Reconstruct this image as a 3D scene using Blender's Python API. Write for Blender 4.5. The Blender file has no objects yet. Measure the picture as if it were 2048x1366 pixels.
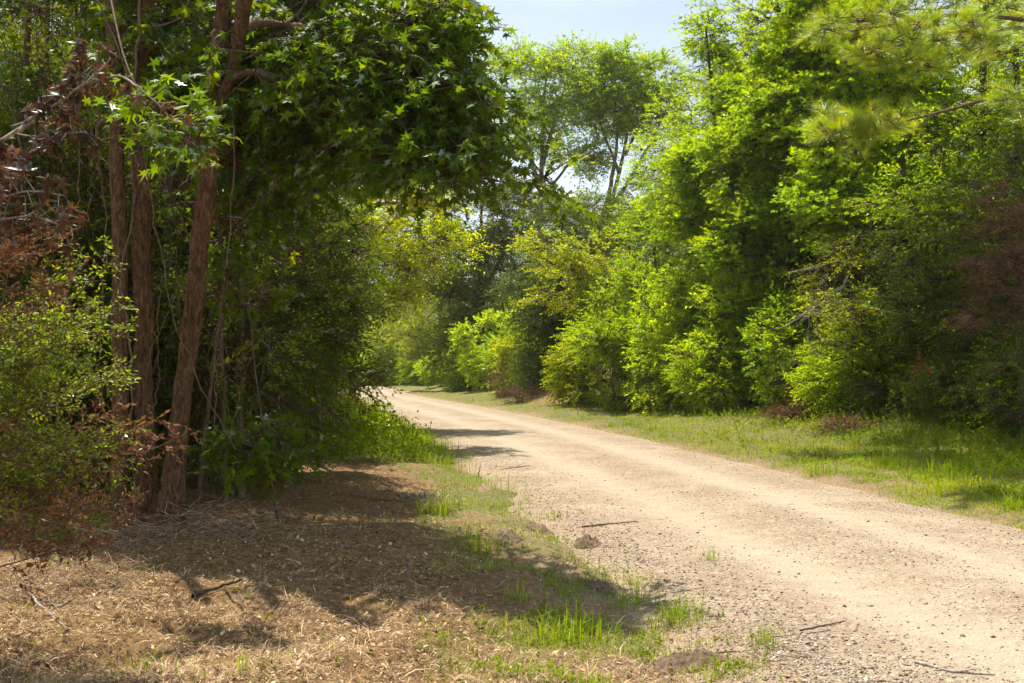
import bpy, math, random
import numpy as np
from math import radians as R

random.seed(7)
rng = np.random.default_rng(7)
scene = bpy.context.scene
COL = scene.collection

# ------------------------------------------------------------------ camera, sky, sun, exposure
CAM_H = 1.62
FPX = 2275.0                      # focal length in pixels of the 2048 px wide photograph
cam_d = bpy.data.cameras.new('camera')
cam = bpy.data.objects.new('camera', cam_d)
COL.objects.link(cam)
cam_d.sensor_width = 36.0
cam_d.lens = 36.0 * FPX / 2048.0
cam_d.clip_start = 0.1
cam_d.clip_end = 3000.0
PITCH = math.atan2(735 - 683, FPX)
cam.location = (0, 0, CAM_H)
cam.rotation_euler = (math.pi / 2 + PITCH, 0, 0)
cam_d.dof.use_dof = True
cam_d.dof.focus_distance = 30.0
cam_d.dof.aperture_fstop = 11.0
scene.camera = cam

SUN_EL, SUN_AZ = R(66), R(-32)      # azimuth measured clockwise from +Y (straight ahead)
SDIR = np.array([math.sin(SUN_AZ) * math.cos(SUN_EL), math.cos(SUN_AZ) * math.cos(SUN_EL), math.sin(SUN_EL)])
world = bpy.data.worlds.new('World')
scene.world = world
world.use_nodes = True
wn = world.node_tree
for n in list(wn.nodes): wn.nodes.remove(n)
wo = wn.nodes.new('ShaderNodeOutputWorld')
bg = wn.nodes.new('ShaderNodeBackground')
sky = wn.nodes.new('ShaderNodeTexSky')
sky.sky_type = 'NISHITA'
sky.sun_disc = False
sky.sun_elevation = SUN_EL
sky.sun_rotation = SUN_AZ
sky.air_density = 1.0
sky.dust_density = 1.2
sky.ozone_density = 1.0
# thin high cloud
tc = wn.nodes.new('ShaderNodeTexCoord')
mp = wn.nodes.new('ShaderNodeMapping'); mp.inputs['Scale'].default_value = (1.0, 1.0, 3.0)
nz = wn.nodes.new('ShaderNodeTexNoise'); nz.inputs['Scale'].default_value = 3.2; nz.inputs['Detail'].default_value = 7; nz.inputs['Distortion'].default_value = .5
cr = wn.nodes.new('ShaderNodeMapRange'); cr.inputs[1].default_value = .35; cr.inputs[2].default_value = .8; cr.inputs[3].default_value = .40; cr.inputs[4].default_value = .9
mx = wn.nodes.new('ShaderNodeMix'); mx.data_type = 'RGBA'
mx.inputs[7].default_value = (11.0, 12.6, 14.2, 1)
wn.links.new(tc.outputs['Generated'], mp.inputs[0]); wn.links.new(mp.outputs[0], nz.inputs['Vector'])
wn.links.new(nz.outputs[0], cr.inputs[0]); wn.links.new(cr.outputs[0], mx.inputs[0])
wn.links.new(sky.outputs[0], mx.inputs[6]); wn.links.new(mx.outputs[2], bg.inputs[0])
bg.inputs[1].default_value = 0.050
wn.links.new(bg.outputs[0], wo.inputs[0])

sun_d = bpy.data.lights.new('sun', 'SUN')
sun_d.energy = 5.0
sun_d.angle = R(0.55)
sun_d.color = (1.0, 0.93, 0.79)
sun = bpy.data.objects.new('sun', sun_d)
COL.objects.link(sun)
from mathutils import Vector
sun.rotation_euler = Vector(SDIR).to_track_quat('Z', 'Y').to_euler()

vs = scene.view_settings
vs.view_transform = 'Standard'; vs.look = 'None'; vs.gamma = 1.0; vs.use_curve_mapping = False
vs.exposure = 1.02
cy = scene.cycles
cy.max_bounces = 7; cy.diffuse_bounces = 4; cy.glossy_bounces = 2; cy.transmission_bounces = 5
cy.transparent_max_bounces = 4; cy.caustics_reflective = False; cy.caustics_refractive = False
cy.sample_clamp_indirect = 4.0
cy.sample_clamp_direct = 4.0
cy.use_denoising = True
cy.use_adaptive_sampling = True
cy.adaptive_threshold = 0.012
scene.render.use_persistent_data = False

# ------------------------------------------------------------------ maths helpers
def ray(px, py):
    """direction (not normalised, y = 1) of a pixel of the 2048 x 1366 photograph"""
    u = (px - 1024) / FPX; v = -(py - 683) / FPX
    c, s = math.cos(PITCH), math.sin(PITCH)
    y = c - v * s; z = s + v * c
    return np.array([u / y, 1.0, z / y])
def P(px, py, Z):
    return np.array([0, 0, CAM_H]) + ray(px, py) * Z
def hsh(ix, iy, iz, s):
    n = (ix.astype(np.int64) * 374761393 + iy.astype(np.int64) * 668265263 + iz.astype(np.int64) * 2147483647 + s * 1274126177) & 0xffffffff
    n = ((n ^ (n >> 13)) * 1274126177) & 0xffffffff
    n = n ^ (n >> 16)
    return (n & 0xffff) / 65535.0
def noise2(x, y, s=0):
    x = np.asarray(x, float); y = np.asarray(y, float)
    ix = np.floor(x); iy = np.floor(y); fx = x - ix; fy = y - iy
    fx = fx * fx * (3 - 2 * fx); fy = fy * fy * (3 - 2 * fy); z = np.zeros_like(ix)
    a = hsh(ix, iy, z, s); b = hsh(ix + 1, iy, z, s); c = hsh(ix, iy + 1, z, s); d = hsh(ix + 1, iy + 1, z, s)
    return (a * (1 - fx) + b * fx) * (1 - fy) + (c * (1 - fx) + d * fx) * fy
def noise3(x, y, z, s=0):
    ix = np.floor(x); iy = np.floor(y); iz = np.floor(z)
    fx = x - ix; fy = y - iy; fz = z - iz
    fx = fx * fx * (3 - 2 * fx); fy = fy * fy * (3 - 2 * fy); fz = fz * fz * (3 - 2 * fz)
    r = 0
    for dz, wz in ((0, 1 - fz), (1, fz)):
        a = hsh(ix, iy, iz + dz, s); b = hsh(ix + 1, iy, iz + dz, s); c = hsh(ix, iy + 1, iz + dz, s); d = hsh(ix + 1, iy + 1, iz + dz, s)
        r = r + wz * ((a * (1 - fx) + b * fx) * (1 - fy) + (c * (1 - fx) + d * fx) * fy)
    return r
def fbm2(x, y, o=4, s=0):
    r = 0; a = .5
    for i in range(o):
        r = r + a * noise2(x * 2 ** i, y * 2 ** i, s + i); a *= .5
    return r / (1 - .5 ** o)
def sst(a, b, x):
    t = np.clip((x - a) / (b - a), 0, 1); return t * t * (3 - 2 * t)
def nrm(v):
    return v / np.maximum(np.linalg.norm(v, axis=-1, keepdims=True), 1e-9)

# ------------------------------------------------------------------ the lie of the land
RY = np.array([-60, -20, 0, 5.8, 9.2, 16.2, 25, 33, 48, 66, 91, 117, 140, 170, 210, 260])
RX = np.array([18, 8.4, 4.7, 3.6, 3.06, 2.1, .75, -.65, -3.75, -7.9, -12.0, -19, -28, -45, -72, -110])
HW = 2.25
def road_x(y):
    y = np.asarray(y, float)
    return (np.interp(y - 3, RY, RX) + np.interp(y, RY, RX) * 2 + np.interp(y + 3, RY, RX)) / 4
def land(x, y):
    x = np.asarray(x, float); y = np.asarray(y, float)
    c = road_x(y); d = x - c
    edge = .35 * (fbm2(x * .9, y * .9, 3, 5) - .5) * 2
    off = sst(HW - .2, HW + .9, np.abs(d) + edge)
    h = off * .03
    h = h + sst(HW + 1.5, HW + 6.5, d) * .55 * sst(15, 26, y)          # bank below the right tree line
    h = h + sst(HW + .8, HW + 4.0, -d) * .16
    und = (fbm2(x * .45, y * .45, 3, 11) - .5) * .34 + (fbm2(x * 1.7, y * 1.7, 3, 21) - .5) * .18 + (fbm2(x * 7, y * 7, 3, 31) - .5) * .035
    h = h + und * off
    # low earth bank beside the far bend, under the dark tree
    h = h + .55 * np.exp(-(((x - 2.6) / 1.9) ** 2 + ((y - 47) / 6.) ** 2))
    h = h - .055 * (1 - off) 
    return h
_h0 = float(land(0, 0)); cam.location.z = CAM_H   # eye height above the road plane

# ------------------------------------------------------------------ mesh building
def mesh_np(name, V, F, rnd=None, smooth=False, attrs=None):
    me = bpy.data.meshes.new(name)
    V = np.ascontiguousarray(V, dtype=np.float32); F = np.ascontiguousarray(F, dtype=np.int32)
    me.vertices.add(len(V)); me.vertices.foreach_set('co', V.ravel())
    k = F.shape[1]; n = len(F)
    me.loops.add(n * k); me.loops.foreach_set('vertex_index', F.ravel())
    me.polygons.add(n); me.polygons.foreach_set('loop_start', np.arange(0, n * k, k, dtype=np.int32))
    if smooth: me.polygons.foreach_set('use_smooth', np.ones(n, dtype=bool))
    if rnd is not None:
        a = me.attributes.new('rnd', 'FLOAT', 'FACE'); a.data.foreach_set('value', np.ascontiguousarray(rnd, dtype=np.float32))
    for kx, v in (attrs or {}).items():
        a = me.attributes.new(kx, 'FLOAT', 'POINT'); a.data.foreach_set('value', np.ascontiguousarray(v, dtype=np.float32))
    me.update(calc_edges=True)
    return me
def put(name, me, mat=None, parent=None, loc=None):
    o = bpy.data.objects.new(name, me); COL.objects.link(o)
    if mat is not None:
        me.materials.clear(); me.materials.append(mat)
    if parent is not None: o.parent = parent
    if loc is not None: o.location = loc
    return o
def tag(o, label=None, cat=None, group=None, kind=None):
    if label: o['label'] = label
    if cat: o['category'] = cat
    if group: o['group'] = group
    if kind: o['kind'] = kind
    return o
def empty(name, loc=(0, 0, 0)):
    o = bpy.data.objects.new(name, None); COL.objects.link(o); o.location = loc; o.empty_display_size = .3
    return o

def tubes(pts, rad, s=5):
    """N tapered tubes; pts (N,m,3), rad (N,m) -> verts, quads"""
    pts = np.asarray(pts, float); rad = np.asarray(rad, float)
    N, m, _ = pts.shape
    t = np.gradient(pts, axis=1); t = nrm(t)
    ref = np.where(np.abs(t[:, :1, 2:3]) > .8, np.array([1., 0, 0]), np.array([0, 0, 1.]))
    ref = np.broadcast_to(ref, t.shape)
    a = nrm(np.cross(t, ref)); b = np.cross(t, a)
    th = np.linspace(0, 2 * np.pi, s, endpoint=False)
    ring = (a[:, :, None, :] * np.cos(th)[None, None, :, None] + b[:, :, None, :] * np.sin(th)[None, None, :, None])
    V = pts[:, :, None, :] + ring * rad[:, :, None, None]
    V = V.reshape(-1, 3)
    i = np.arange(m - 1)[:, None]; j = np.arange(s)[None, :]
    q = np.stack([i * s + j, i * s + (j + 1) % s, (i + 1) * s + (j + 1) % s, (i + 1) * s + j], -1).reshape(-1, 4)
    F = (q[None] + (np.arange(N) * m * s)[:, None, None]).reshape(-1, 4)
    return V, F
class MB:
    def __init__(s): s.V = []; s.F = []; s.R = []; s.n = 0
    def add(s, V, F, rnd=None):
        if len(V) == 0: return
        s.V.append(V); s.F.append(F + s.n); s.R.append(rnd if rnd is not None else rng.random(len(F))); s.n += len(V)
    def mesh(s, name, smooth=False):
        if not s.V: s.add(np.zeros((4, 3)) + [[0, 0, 0], [.01, 0, 0], [.01, .01, 0], [0, .01, 0]], np.array([[0, 1, 2], [0, 2, 3]]))
        return mesh_np(name, np.concatenate(s.V), np.concatenate(s.F), np.concatenate(s.R), smooth)
def bez(A, B, up=.15, wob=.08, m=6):
    """N curved paths from A to B"""
    A = np.atleast_2d(A); B = np.atleast_2d(B); N = max(len(A), len(B))
    A = np.broadcast_to(A, (N, 3)); B = np.broadcast_to(B, (N, 3))
    L = np.linalg.norm(B - A, axis=1, keepdims=True)
    C = (A + B) / 2 + rng.normal(0, 1, (N, 3)) * L * wob + np.array([0, 0, 1]) * L * up
    t = np.linspace(0, 1, m)[None, :, None]
    p = (1 - t) ** 2 * A[:, None] + 2 * t * (1 - t) * C[:, None] + t ** 2 * B[:, None]
    w = rng.normal(0, 1, (N, m, 3)) * (L * wob * .25)[:, None, :]; w[:, 0] = 0; w[:, -1] = 0
    return p + w

# leaf templates: along +x, width in y, upper face +z
T_OVAL = (np.array([[0, 0, 0], [.42, .24, .07], [1, 0, -.10], [.42, -.24, .07]]), np.array([[0, 2, 1], [0, 3, 2]]))
T_SLIM = (np.array([[0, 0, 0], [.4, .13, .04], [1, 0, -.14], [.4, -.13, .04]]), np.array([[0, 2, 1], [0, 3, 2]]))
def _star(droop=.12, fold=0.):
    c = np.array([.34, 0]); vs_ = [(0, 0)]; 
    for ang, l, na, nl in ((-128, .40, -95, .15), (-62, .58, -32, .19), (0, .66, 32, .19), (62, .58, 95, .15), (128, .40, None, None)):
        a = R(ang); vs_.append((c[0] + l * math.cos(a), c[1] + l * math.sin(a)))
        if na is not None:
            b = R(na); vs_.append((c[0] + nl * math.cos(b), c[1] + nl * math.sin(b)))
    v = [(c[0], c[1], .03)] + [(x, y, -droop * ((x - c[0]) ** 2 + y * y) * 2.2 + fold * abs(y)) for x, y in vs_]
    n = len(vs_)
    f = [(0, 1 + i, 1 + (i + 1) % n) for i in range(n)]
    return np.array(v), np.array(f)
T_STAR = _star(); T_CRUMP = _star(.75, .7)
T_NEED = (np.array([[0, .008, 0], [0, -.008, 0], [1, 0, -.05]]), np.array([[0, 1, 2]]))
T_NEEDT = (np.array([[0, .014, 0], [0, -.014, 0], [1, 0, -.05]]), np.array([[0, 1, 2]]))
TEMPL = dict(oval=T_OVAL, slim=T_SLIM, star=T_STAR, crump=T_CRUMP, need=T_NEED, needt=T_NEEDT)

def stamp(T, pos, X, Z, sc, rv):
    V, F = T; n = len(pos)
    Y = nrm(np.cross(Z, X)); Z = np.cross(X, Y)
    W = (X[:, None] * V[None, :, 0:1] + Y[:, None] * V[None, :, 1:2] + Z[:, None] * V[None, :, 2:3]) * sc[:, None, None] + pos[:, None]
    FF = F[None] + (np.arange(n) * len(V))[:, None, None]
    return W.reshape(-1, 3), FF.reshape(-1, F.shape[1]), np.repeat(rv, len(F))
def spray_leaves(o, d, L, k, size, kind='oval', ang=.9, droop=.12, jit=.35, nj=.45, hang=0., rv0=None):
    """k leaves along each of N twigs"""
    N = len(o); L = np.broadcast_to(L, (N,))
    t = (np.arange(k) + .6) / k
    side = np.where(np.arange(k) % 2 == 0, 1., -1.)
    s = nrm(np.cross(d, np.array([0, 0, 1.])) + rng.normal(0, .25, (N, 3)))
    pos = o[:, None] + d[:, None] * (L[:, None] * t)[..., None]
    pos = pos - np.array([0, 0, 1.]) * (droop * L[:, None] * t ** 2)[..., None] + rng.normal(0, .03, (N, k, 3)) * L[:, None, None]
    X = d[:, None] * math.cos(ang) + s[:, None] * (side * math.sin(ang))[None, :, None] + rng.normal(0, jit, (N, k, 3)) + np.array([0, 0, -hang])
    X[:, -1] = d + rng.normal(0, jit, (N, 3)) * .5 + np.array([0, 0, -hang])
    Z = np.array([0, 0, 1.]) + rng.normal(0, nj, (N, k, 3)) + s[:, None] * (side * -.15)[None, :, None]
    if hang > .5: Z = rng.normal(0, 1, (N, k, 3))
    X = nrm(X.reshape(-1, 3)); Z = nrm(Z.reshape(-1, 3))
    sc = size * rng.uniform(.45, 1.2, N * k)
    rb = rng.random(N) if rv0 is None else rv0
    rv = np.clip(np.repeat(rb, k) * .45 + rng.random(N * k) * .55, 0, 1)
    return stamp(TEMPL[kind], pos.reshape(-1, 3), X, Z, sc, rv)
def tuft_needles(o, d, L, k, size, kind='need', spread=.9):
    """pine shoots: k needles fanned round each of N shoots"""
    N = len(o); t = rng.random((N, k))
    pos = o[:, None] + d[:, None] * (t * L)[..., None]
    q = nrm(rng.normal(0, 1, (N, k, 3))); q = q - (q * d[:, None]).sum(-1, keepdims=True) * d[:, None]; q = nrm(q)
    a = spread * (.35 + .65 * (1 - t))[..., None] * rng.uniform(.7, 1.3, (N, k, 1))
    X = d[:, None] * np.cos(a) + q * np.sin(a) + np.array([0, 0, -.08])
    X = nrm(X.reshape(-1, 3)); Z = nrm(rng.normal(0, 1, (N * k, 3)))
    rv = np.repeat(rng.random(N), k) * .6 + rng.random(N * k) * .4
    return stamp(TEMPL[kind], pos.reshape(-1, 3), X, Z, size * rng.uniform(.75, 1.1, N * k), rv)

# ------------------------------------------------------------------ materials
def new_mat(name):
    m = bpy.data.materials.new(name); m.use_nodes = True; nt = m.node_tree
    for n in list(nt.nodes): nt.nodes.remove(n)
    return m, nt
def ramp(nt, fac, stops):
    r = nt.nodes.new('ShaderNodeValToRGB'); e = r.color_ramp.elements
    while len(e) < len(stops): e.new(.5)
    for i, (p, c) in enumerate(stops): e[i].position = p; e[i].color = (*c, 1)
    nt.links.new(fac, r.inputs[0]); return r.outputs[0]
def noise_node(nt, scale, detail=5, vec=None, rough=.55, dist=0):
    n = nt.nodes.new('ShaderNodeTexNoise'); n.inputs['Scale'].default_value = scale; n.inputs['Detail'].default_value = detail
    n.inputs['Roughness'].default_value = rough; n.inputs['Distortion'].default_value = dist
    if vec is not None: nt.links.new(vec, n.inputs['Vector'])
    return n.outputs[0]
def mixc(nt, f, a, b, mode='MIX'):
    m = nt.nodes.new('ShaderNodeMix'); m.data_type = 'RGBA'; m.blend_type = mode
    for v, s in ((f, m.inputs[0]), (a, m.inputs[6]), (b, m.inputs[7])):
        if isinstance(v, (int, float)): s.default_value = v
        elif isinstance(v, tuple): s.default_value = (*v, 1)
        else: nt.links.new(v, s)
    return m.outputs[2]
def math_n(nt, op, a, b=None, clamp=False):
    m = nt.nodes.new('ShaderNodeMath'); m.operation = op; m.use_clamp = clamp
    for v, s in ((a, m.inputs[0]), (b, m.inputs[1])):
        if v is None: continue
        if isinstance(v, (int, float)): s.default_value = v
        else: nt.links.new(v, s)
    return m.outputs[0]
LEAF_K = (2.9, 2.15, .24)
def leaf_mat(name, stops, trans=.5, tint=(2.1, 1.75, .55), gloss=.06, rough=.5, noise=.5, K=None):
    stops = [(p_, tuple(min(.55, v * (K or LEAF_K)[i]) for i, v in enumerate(c_))) for p_, c_ in stops]
    """leaf: diffuse and translucent blade with a thin glossy skin; the colour belongs to each leaf"""
    m, nt = new_mat(name); N = nt.nodes
    at = N.new('ShaderNodeAttribute'); at.attribute_name = 'rnd'
    g = N.new('ShaderNodeTexCoord')
    nz_ = noise_node(nt, noise, 2, g.outputs['Object'])
    f = math_n(nt, 'ADD', math_n(nt, 'MULTIPLY', at.outputs['Fac'], .75), math_n(nt, 'MULTIPLY', math_n(nt, 'SUBTRACT', nz_, .35), .55), True)
    col = ramp(nt, f, stops)
    df = N.new('ShaderNodeBsdfDiffuse'); nt.links.new(col, df.inputs[0])
    tr = N.new('ShaderNodeBsdfTranslucent'); nt.links.new(mixc(nt, 1.0, col, tint, 'MULTIPLY'), tr.inputs[0])
    ms = N.new('ShaderNodeMixShader'); ms.inputs[0].default_value = trans
    nt.links.new(df.outputs[0], ms.inputs[1]); nt.links.new(tr.outputs[0], ms.inputs[2])
    gl = N.new('ShaderNodeBsdfGlossy'); gl.inputs['Roughness'].default_value = rough; gl.inputs[0].default_value = (.75, .85, .8, 1)
    m2 = N.new('ShaderNodeMixShader')
    lw = N.new('ShaderNodeLayerWeight'); lw.inputs[0].default_value = .25
    nt.links.new(math_n(nt, 'MULTIPLY', lw.outputs['Fresnel'], gloss * 2.2, True), m2.inputs[0])
    nt.links.new(ms.outputs[0], m2.inputs[1]); nt.links.new(gl.outputs[0], m2.inputs[2])
    o = N.new('ShaderNodeOutputMaterial'); nt.links.new(m2.outputs[0], o.inputs[0])
    return m
def bark_mat(name, c1, c2, scale=14, stretch=.16, bump=.6, bdist=.02):
    m, nt = new_mat(name); N = nt.nodes
    g = N.new('ShaderNodeTexCoord'); mpn = N.new('ShaderNodeMapping'); mpn.inputs['Scale'].default_value = (1, 1, stretch)
    nt.links.new(g.outputs['Object'], mpn.inputs[0])
    a = noise_node(nt, scale, 8, mpn.outputs[0], .62, .6)
    b = noise_node(nt, scale * 3.4, 5, mpn.outputs[0], .6)
    c = noise_node(nt, 2.3, 3, g.outputs['Object'])
    f = math_n(nt, 'ADD', math_n(nt, 'MULTIPLY', a, .6), math_n(nt, 'MULTIPLY', b, .4))
    col = ramp(nt, f, [(.40, tuple(x * .35 for x in c1)), (.48, c1), (.62, c2)])
    col = mixc(nt, math_n(nt, 'MULTIPLY', c, .45), col, tuple(x * .55 + .01 for x in c2))
    bs = N.new('ShaderNodeBsdfPrincipled'); bs.inputs['Roughness'].default_value = .9; bs.inputs['Specular IOR Level'].default_value = .15
    nt.links.new(col, bs.inputs[0])
    bp = N.new('ShaderNodeBump'); bp.inputs['Strength'].default_value = bump; bp.inputs['Distance'].default_value = bdist
    nt.links.new(f, bp.inputs['Height']); nt.links.new(bp.outputs[0], bs.inputs['Normal'])
    o = N.new('ShaderNodeOutputMaterial'); nt.links.new(bs.outputs[0], o.inputs[0])
    return m
def bits_mat(name, stops, rough=.85, trans=0.):
    m, nt = new_mat(name); N = nt.nodes
    at = N.new('ShaderNodeAttribute'); at.attribute_name = 'rnd'
    col = ramp(nt, at.outputs['Fac'], stops)
    bs = N.new('ShaderNodeBsdfPrincipled'); bs.inputs['Roughness'].default_value = rough; bs.inputs['Specular IOR Level'].default_value = .25
    nt.links.new(col, bs.inputs[0]); out = bs.outputs[0]
    if trans > 0:
        tr = N.new('ShaderNodeBsdfTranslucent'); nt.links.new(col, tr.inputs[0]); ms = N.new('ShaderNodeMixShader'); ms.inputs[0].default_value = trans
        nt.links.new(out, ms.inputs[1]); nt.links.new(tr.outputs[0], ms.inputs[2]); out = ms.outputs[0]
    o = N.new('ShaderNodeOutputMaterial'); nt.links.new(out, o.inputs[0])
    return m

G = {}
G['gum'] = leaf_mat('sweetgum_leaf', [(0, (.010, .034, .012)), (.4, (.024, .064, .014)), (.75, (.05, .095, .016)), (.95, (.10, .13, .018)), (1, (.18, .12, .02))], trans=.55, gloss=.10)
G['maple'] = leaf_mat('maple_leaf', [(0, (.035, .095, .014)), (.5, (.075, .165, .014)), (.88, (.13, .21, .016)), (.985, (.34, .26, .02))], trans=.5)
G['lime'] = leaf_mat('bright_leaf', [(0, (.055, .135, .014)), (.5, (.10, .20, .014)), (.9, (.16, .26, .018)), (.99, (.30, .28, .02))], trans=.52)
G['mid'] = leaf_mat('shade_tone_leaf', [(0, (.026, .052, .02)), (.5, (.046, .082, .026)), (1, (.078, .115, .03))], trans=.35)  # broad tree's shaded side and haze lightening put into the green
G['glow'] = leaf_mat('backlit_tone_leaf', [(0, (.05, .115, .014)), (.5, (.10, .18, .014)), (.9, (.17, .24, .018)), (.99, (.30, .26, .02))], trans=.66)  # bright leaf copy with the sun's glow put into colour and translucence
G['pinelit'] = leaf_mat('sunlit_tone_needle', [(0, (.06, .13, .014)), (.5, (.12, .20, .02)), (.9, (.19, .26, .025)), (1, (.20, .17, .04))], trans=.6)  # lightened copy of the pine needle, sunlight put into its colour
G['far'] = leaf_mat('far_leaf', [(0, (.04, .09, .022)), (.5, (.075, .14, .026)), (1, (.13, .19, .03))], trans=.45)
G['dark'] = leaf_mat('shade_leaf', [(0, (.013, .034, .010)), (.5, (.029, .064, .012)), (.9, (.058, .102, .016)), (1, (.10, .14, .02))], trans=.42)  # shade of thicket and right wall put into a darker leaf colour
G['cedar'] = leaf_mat('cedar_leaf', [(0, (.014, .038, .016)), (.6, (.03, .065, .022)), (1, (.055, .095, .022))], trans=.25)
G['yellow'] = leaf_mat('yellow_leaf', [(0, (.05, .13, .02)), (.4, (.10, .18, .02)), (.8, (.17, .22, .02)), (1, (.28, .18, .02))], trans=.45)
G['olive'] = leaf_mat('olive_leaf', [(0, (.05, .11, .016)), (.5, (.095, .165, .02)), (.95, (.16, .22, .025)), (1, (.22, .18, .03))], trans=.48)
G['pine'] = leaf_mat('pine_needle', [(0, (.035, .09, .012)), (.5, (.085, .165, .018)), (.9, (.15, .22, .02)), (1, (.18, .15, .04))], trans=.45, gloss=.14)
G['privet'] = leaf_mat('privet_leaf', [(0, (.025, .065, .010)), (.5, (.06, .125, .014)), (1, (.13, .20, .02))], trans=.5, gloss=.12)
G['brown'] = leaf_mat('dead_leaf', [(0, (.02, .012, .01)), (.5, (.06, .034, .026)), (.85, (.13, .08, .055)), (1, (.22, .15, .12))], trans=.28, tint=(1.3, .9, .6), gloss=.05, K=(1.9, 1.8, 1.4))
G['rust'] = leaf_mat('rust_leaf', [(0, (.022, .013, .012)), (.5, (.06, .036, .028)), (1, (.15, .10, .08))], trans=.22, tint=(1.2, .9, .6), gloss=.04, K=(3.2, 2.5, 1.5))
G['grass'] = leaf_mat('grass_blade', [(0, (.05, .11, .02)), (.45, (.095, .175, .03)), (.75, (.15, .21, .06)), (.97, (.24, .22, .16))], trans=.4, tint=(1.3, 1.2, .5), gloss=.08)
G['drygrass'] = leaf_mat('dry_grass', [(0, (.17, .11, .05)), (.5, (.31, .22, .11)), (1, (.50, .38, .21))], trans=.3, tint=(1.1, 1, .8), gloss=.05, K=(1, 1, 1))
G['weed'] = leaf_mat('weed_leaf', [(0, (.022, .055, .010)), (.5, (.045, .095, .013)), (.9, (.08, .13, .016)), (1, (.15, .12, .03))], trans=.45)
B = {}
B['gum'] = bark_mat('sweetgum_bark', (.085, .044, .021), (.26, .145, .072), 38, .26, 1.0, .035)
B['twig'] = bark_mat('twig_bark', (.10, .062, .038), (.24, .165, .11), 30, .3, .3, .005)
B['grey'] = bark_mat('grey_bark', (.11, .095, .075), (.26, .235, .20), 12, .2, .5, .02)
B['dark'] = bark_mat('dark_bark', (.05, .036, .026), (.13, .10, .075), 12, .2, .6, .02)
B['pale'] = bark_mat('bleached_wood', (.26, .22, .18), (.50, .44, .38), 20, .3, .3, .005)
B['pine'] = bark_mat('pine_bark', (.12, .07, .045), (.27, .18, .13), 10, .4, .8, .03)

# ------------------------------------------------------------------ sunlit gaps: no foliage where it would shade these
def lands(o):
    k = o[:, 2] / SDIR[2]
    return o[:, 0] - SDIR[0] * k, o[:, 1] - SDIR[1] * k
def lit_zone(x, y):
    c = road_x(y); d = x - c
    wob = (fbm2(x * .8, y * .8, 3, 71) - .5) * 1.5
    z = (d > -HW - .25 + wob * .5) & (d < HW + 1.0 + wob) & (y < 26)                       # the road near the camera
    z |= (np.abs(d + wob * .5) < HW + .6) & (y >= 26) & (noise2(x * .25, y * .16, 8) < .70)
    z |= (y < 7.5 + wob * .3 - .22 * (x + .6)) & (y > 3) & (x > -5.5)                            # strip of sun at the camera's feet
    z |= ((x + 1.9) ** 2 / 5 + (y - 18.5) ** 2 / 6 < 1 + wob * .3)
    z |= (d < -HW) & (d > -HW - 1.3 + wob * .4) & (y > 11) & (y < 27)
    z |= (d < -HW) & (d > -HW - 3.4) & (y > 16) & (y < 27) & (wob > -.35)
    return z
def prune(o):
    x, y = lands(o); h = o[:, 2]
    hi = np.where(h > 4.7, 1.0, 0.)                       # above the picture: keep further off the sunny ground
    gap = lit_zone(x + hi * 1.1, y - hi * .5) & (h > .9)
    gap |= lit_zone(x, y) & (h > .9)
    k = (o[:, 2] - 1.4) / SDIR[2]                         # sun reaching the bushes at the left edge
    bx, by = o[:, 0] - SDIR[0] * k, o[:, 1] - SDIR[1] * k
    gap |= (bx < -1.75) & (bx > -4.6) & (by > 4.6) & (by < 7.3) & (o[:, 2] > 3.1) & (noise2(bx * 1.4, by * 1.4, 4) > .3)
    tip = (o[:, 0] > -.25) & (o[:, 2] < 4.2) & (o[:, 1] < 9.8) & (o[:, 1] > 8.6)
    return ~(gap & (rng.random(len(o)) < np.where(tip, np.where(o[:, 0] > .08, .15, .62), .97)))

# ------------------------------------------------------------------ tree growth
def ell(px, py, Z, rx, ry, rz, n):
    """ellipsoid of foliage: centre by pixel and depth, radii rx, ry in photo pixels at that depth, rz in metres"""
    c = P(px, py, Z); s = Z / FPX
    return (c, np.array([rx * s, rz, ry * s]), n)
def sample_ells(ells, shell=.45, nfreq=.6, ncut=.36):
    out = []; own = []
    for i, (c, r, n) in enumerate(ells):
        d = nrm(rng.normal(0, 1, (int(n * 1.8) + 4, 3)))
        u = (shell ** 3 + (1 - shell ** 3) * rng.random(len(d))) ** (1 / 3)
        p = c + d * u[:, None] * r * (.82 + .36 * noise3(d[:, 0] * 2.2 + 9, d[:, 1] * 2.2, d[:, 2] * 2.2, i)[:, None])
        k = noise3(p[:, 0] * nfreq + 50, p[:, 1] * nfreq + 50, p[:, 2] * nfreq + 50, 3) > ncut
        p = p[k][:int(n)]
        out.append(p); own.append(np.full(len(p), i))
    return np.concatenate(out), np.concatenate(own)
def trunk_path(pts, m=14, wob=.03):
    pts = np.array(pts, float)
    s = np.concatenate([[0], np.cumsum(np.linalg.norm(np.diff(pts, axis=0), axis=1))]); t = np.linspace(0, s[-1], m)
    p = np.stack([np.interp(t, s, pts[:, i]) for i in range(3)], 1)
    q = p.copy(); q[1:-1] = (p[:-2] + 2 * p[1:-1] + p[2:]) / 4
    q[1:-1] += rng.normal(0, wob, (m - 2, 3)) * [1, 1, 0]
    return q
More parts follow.
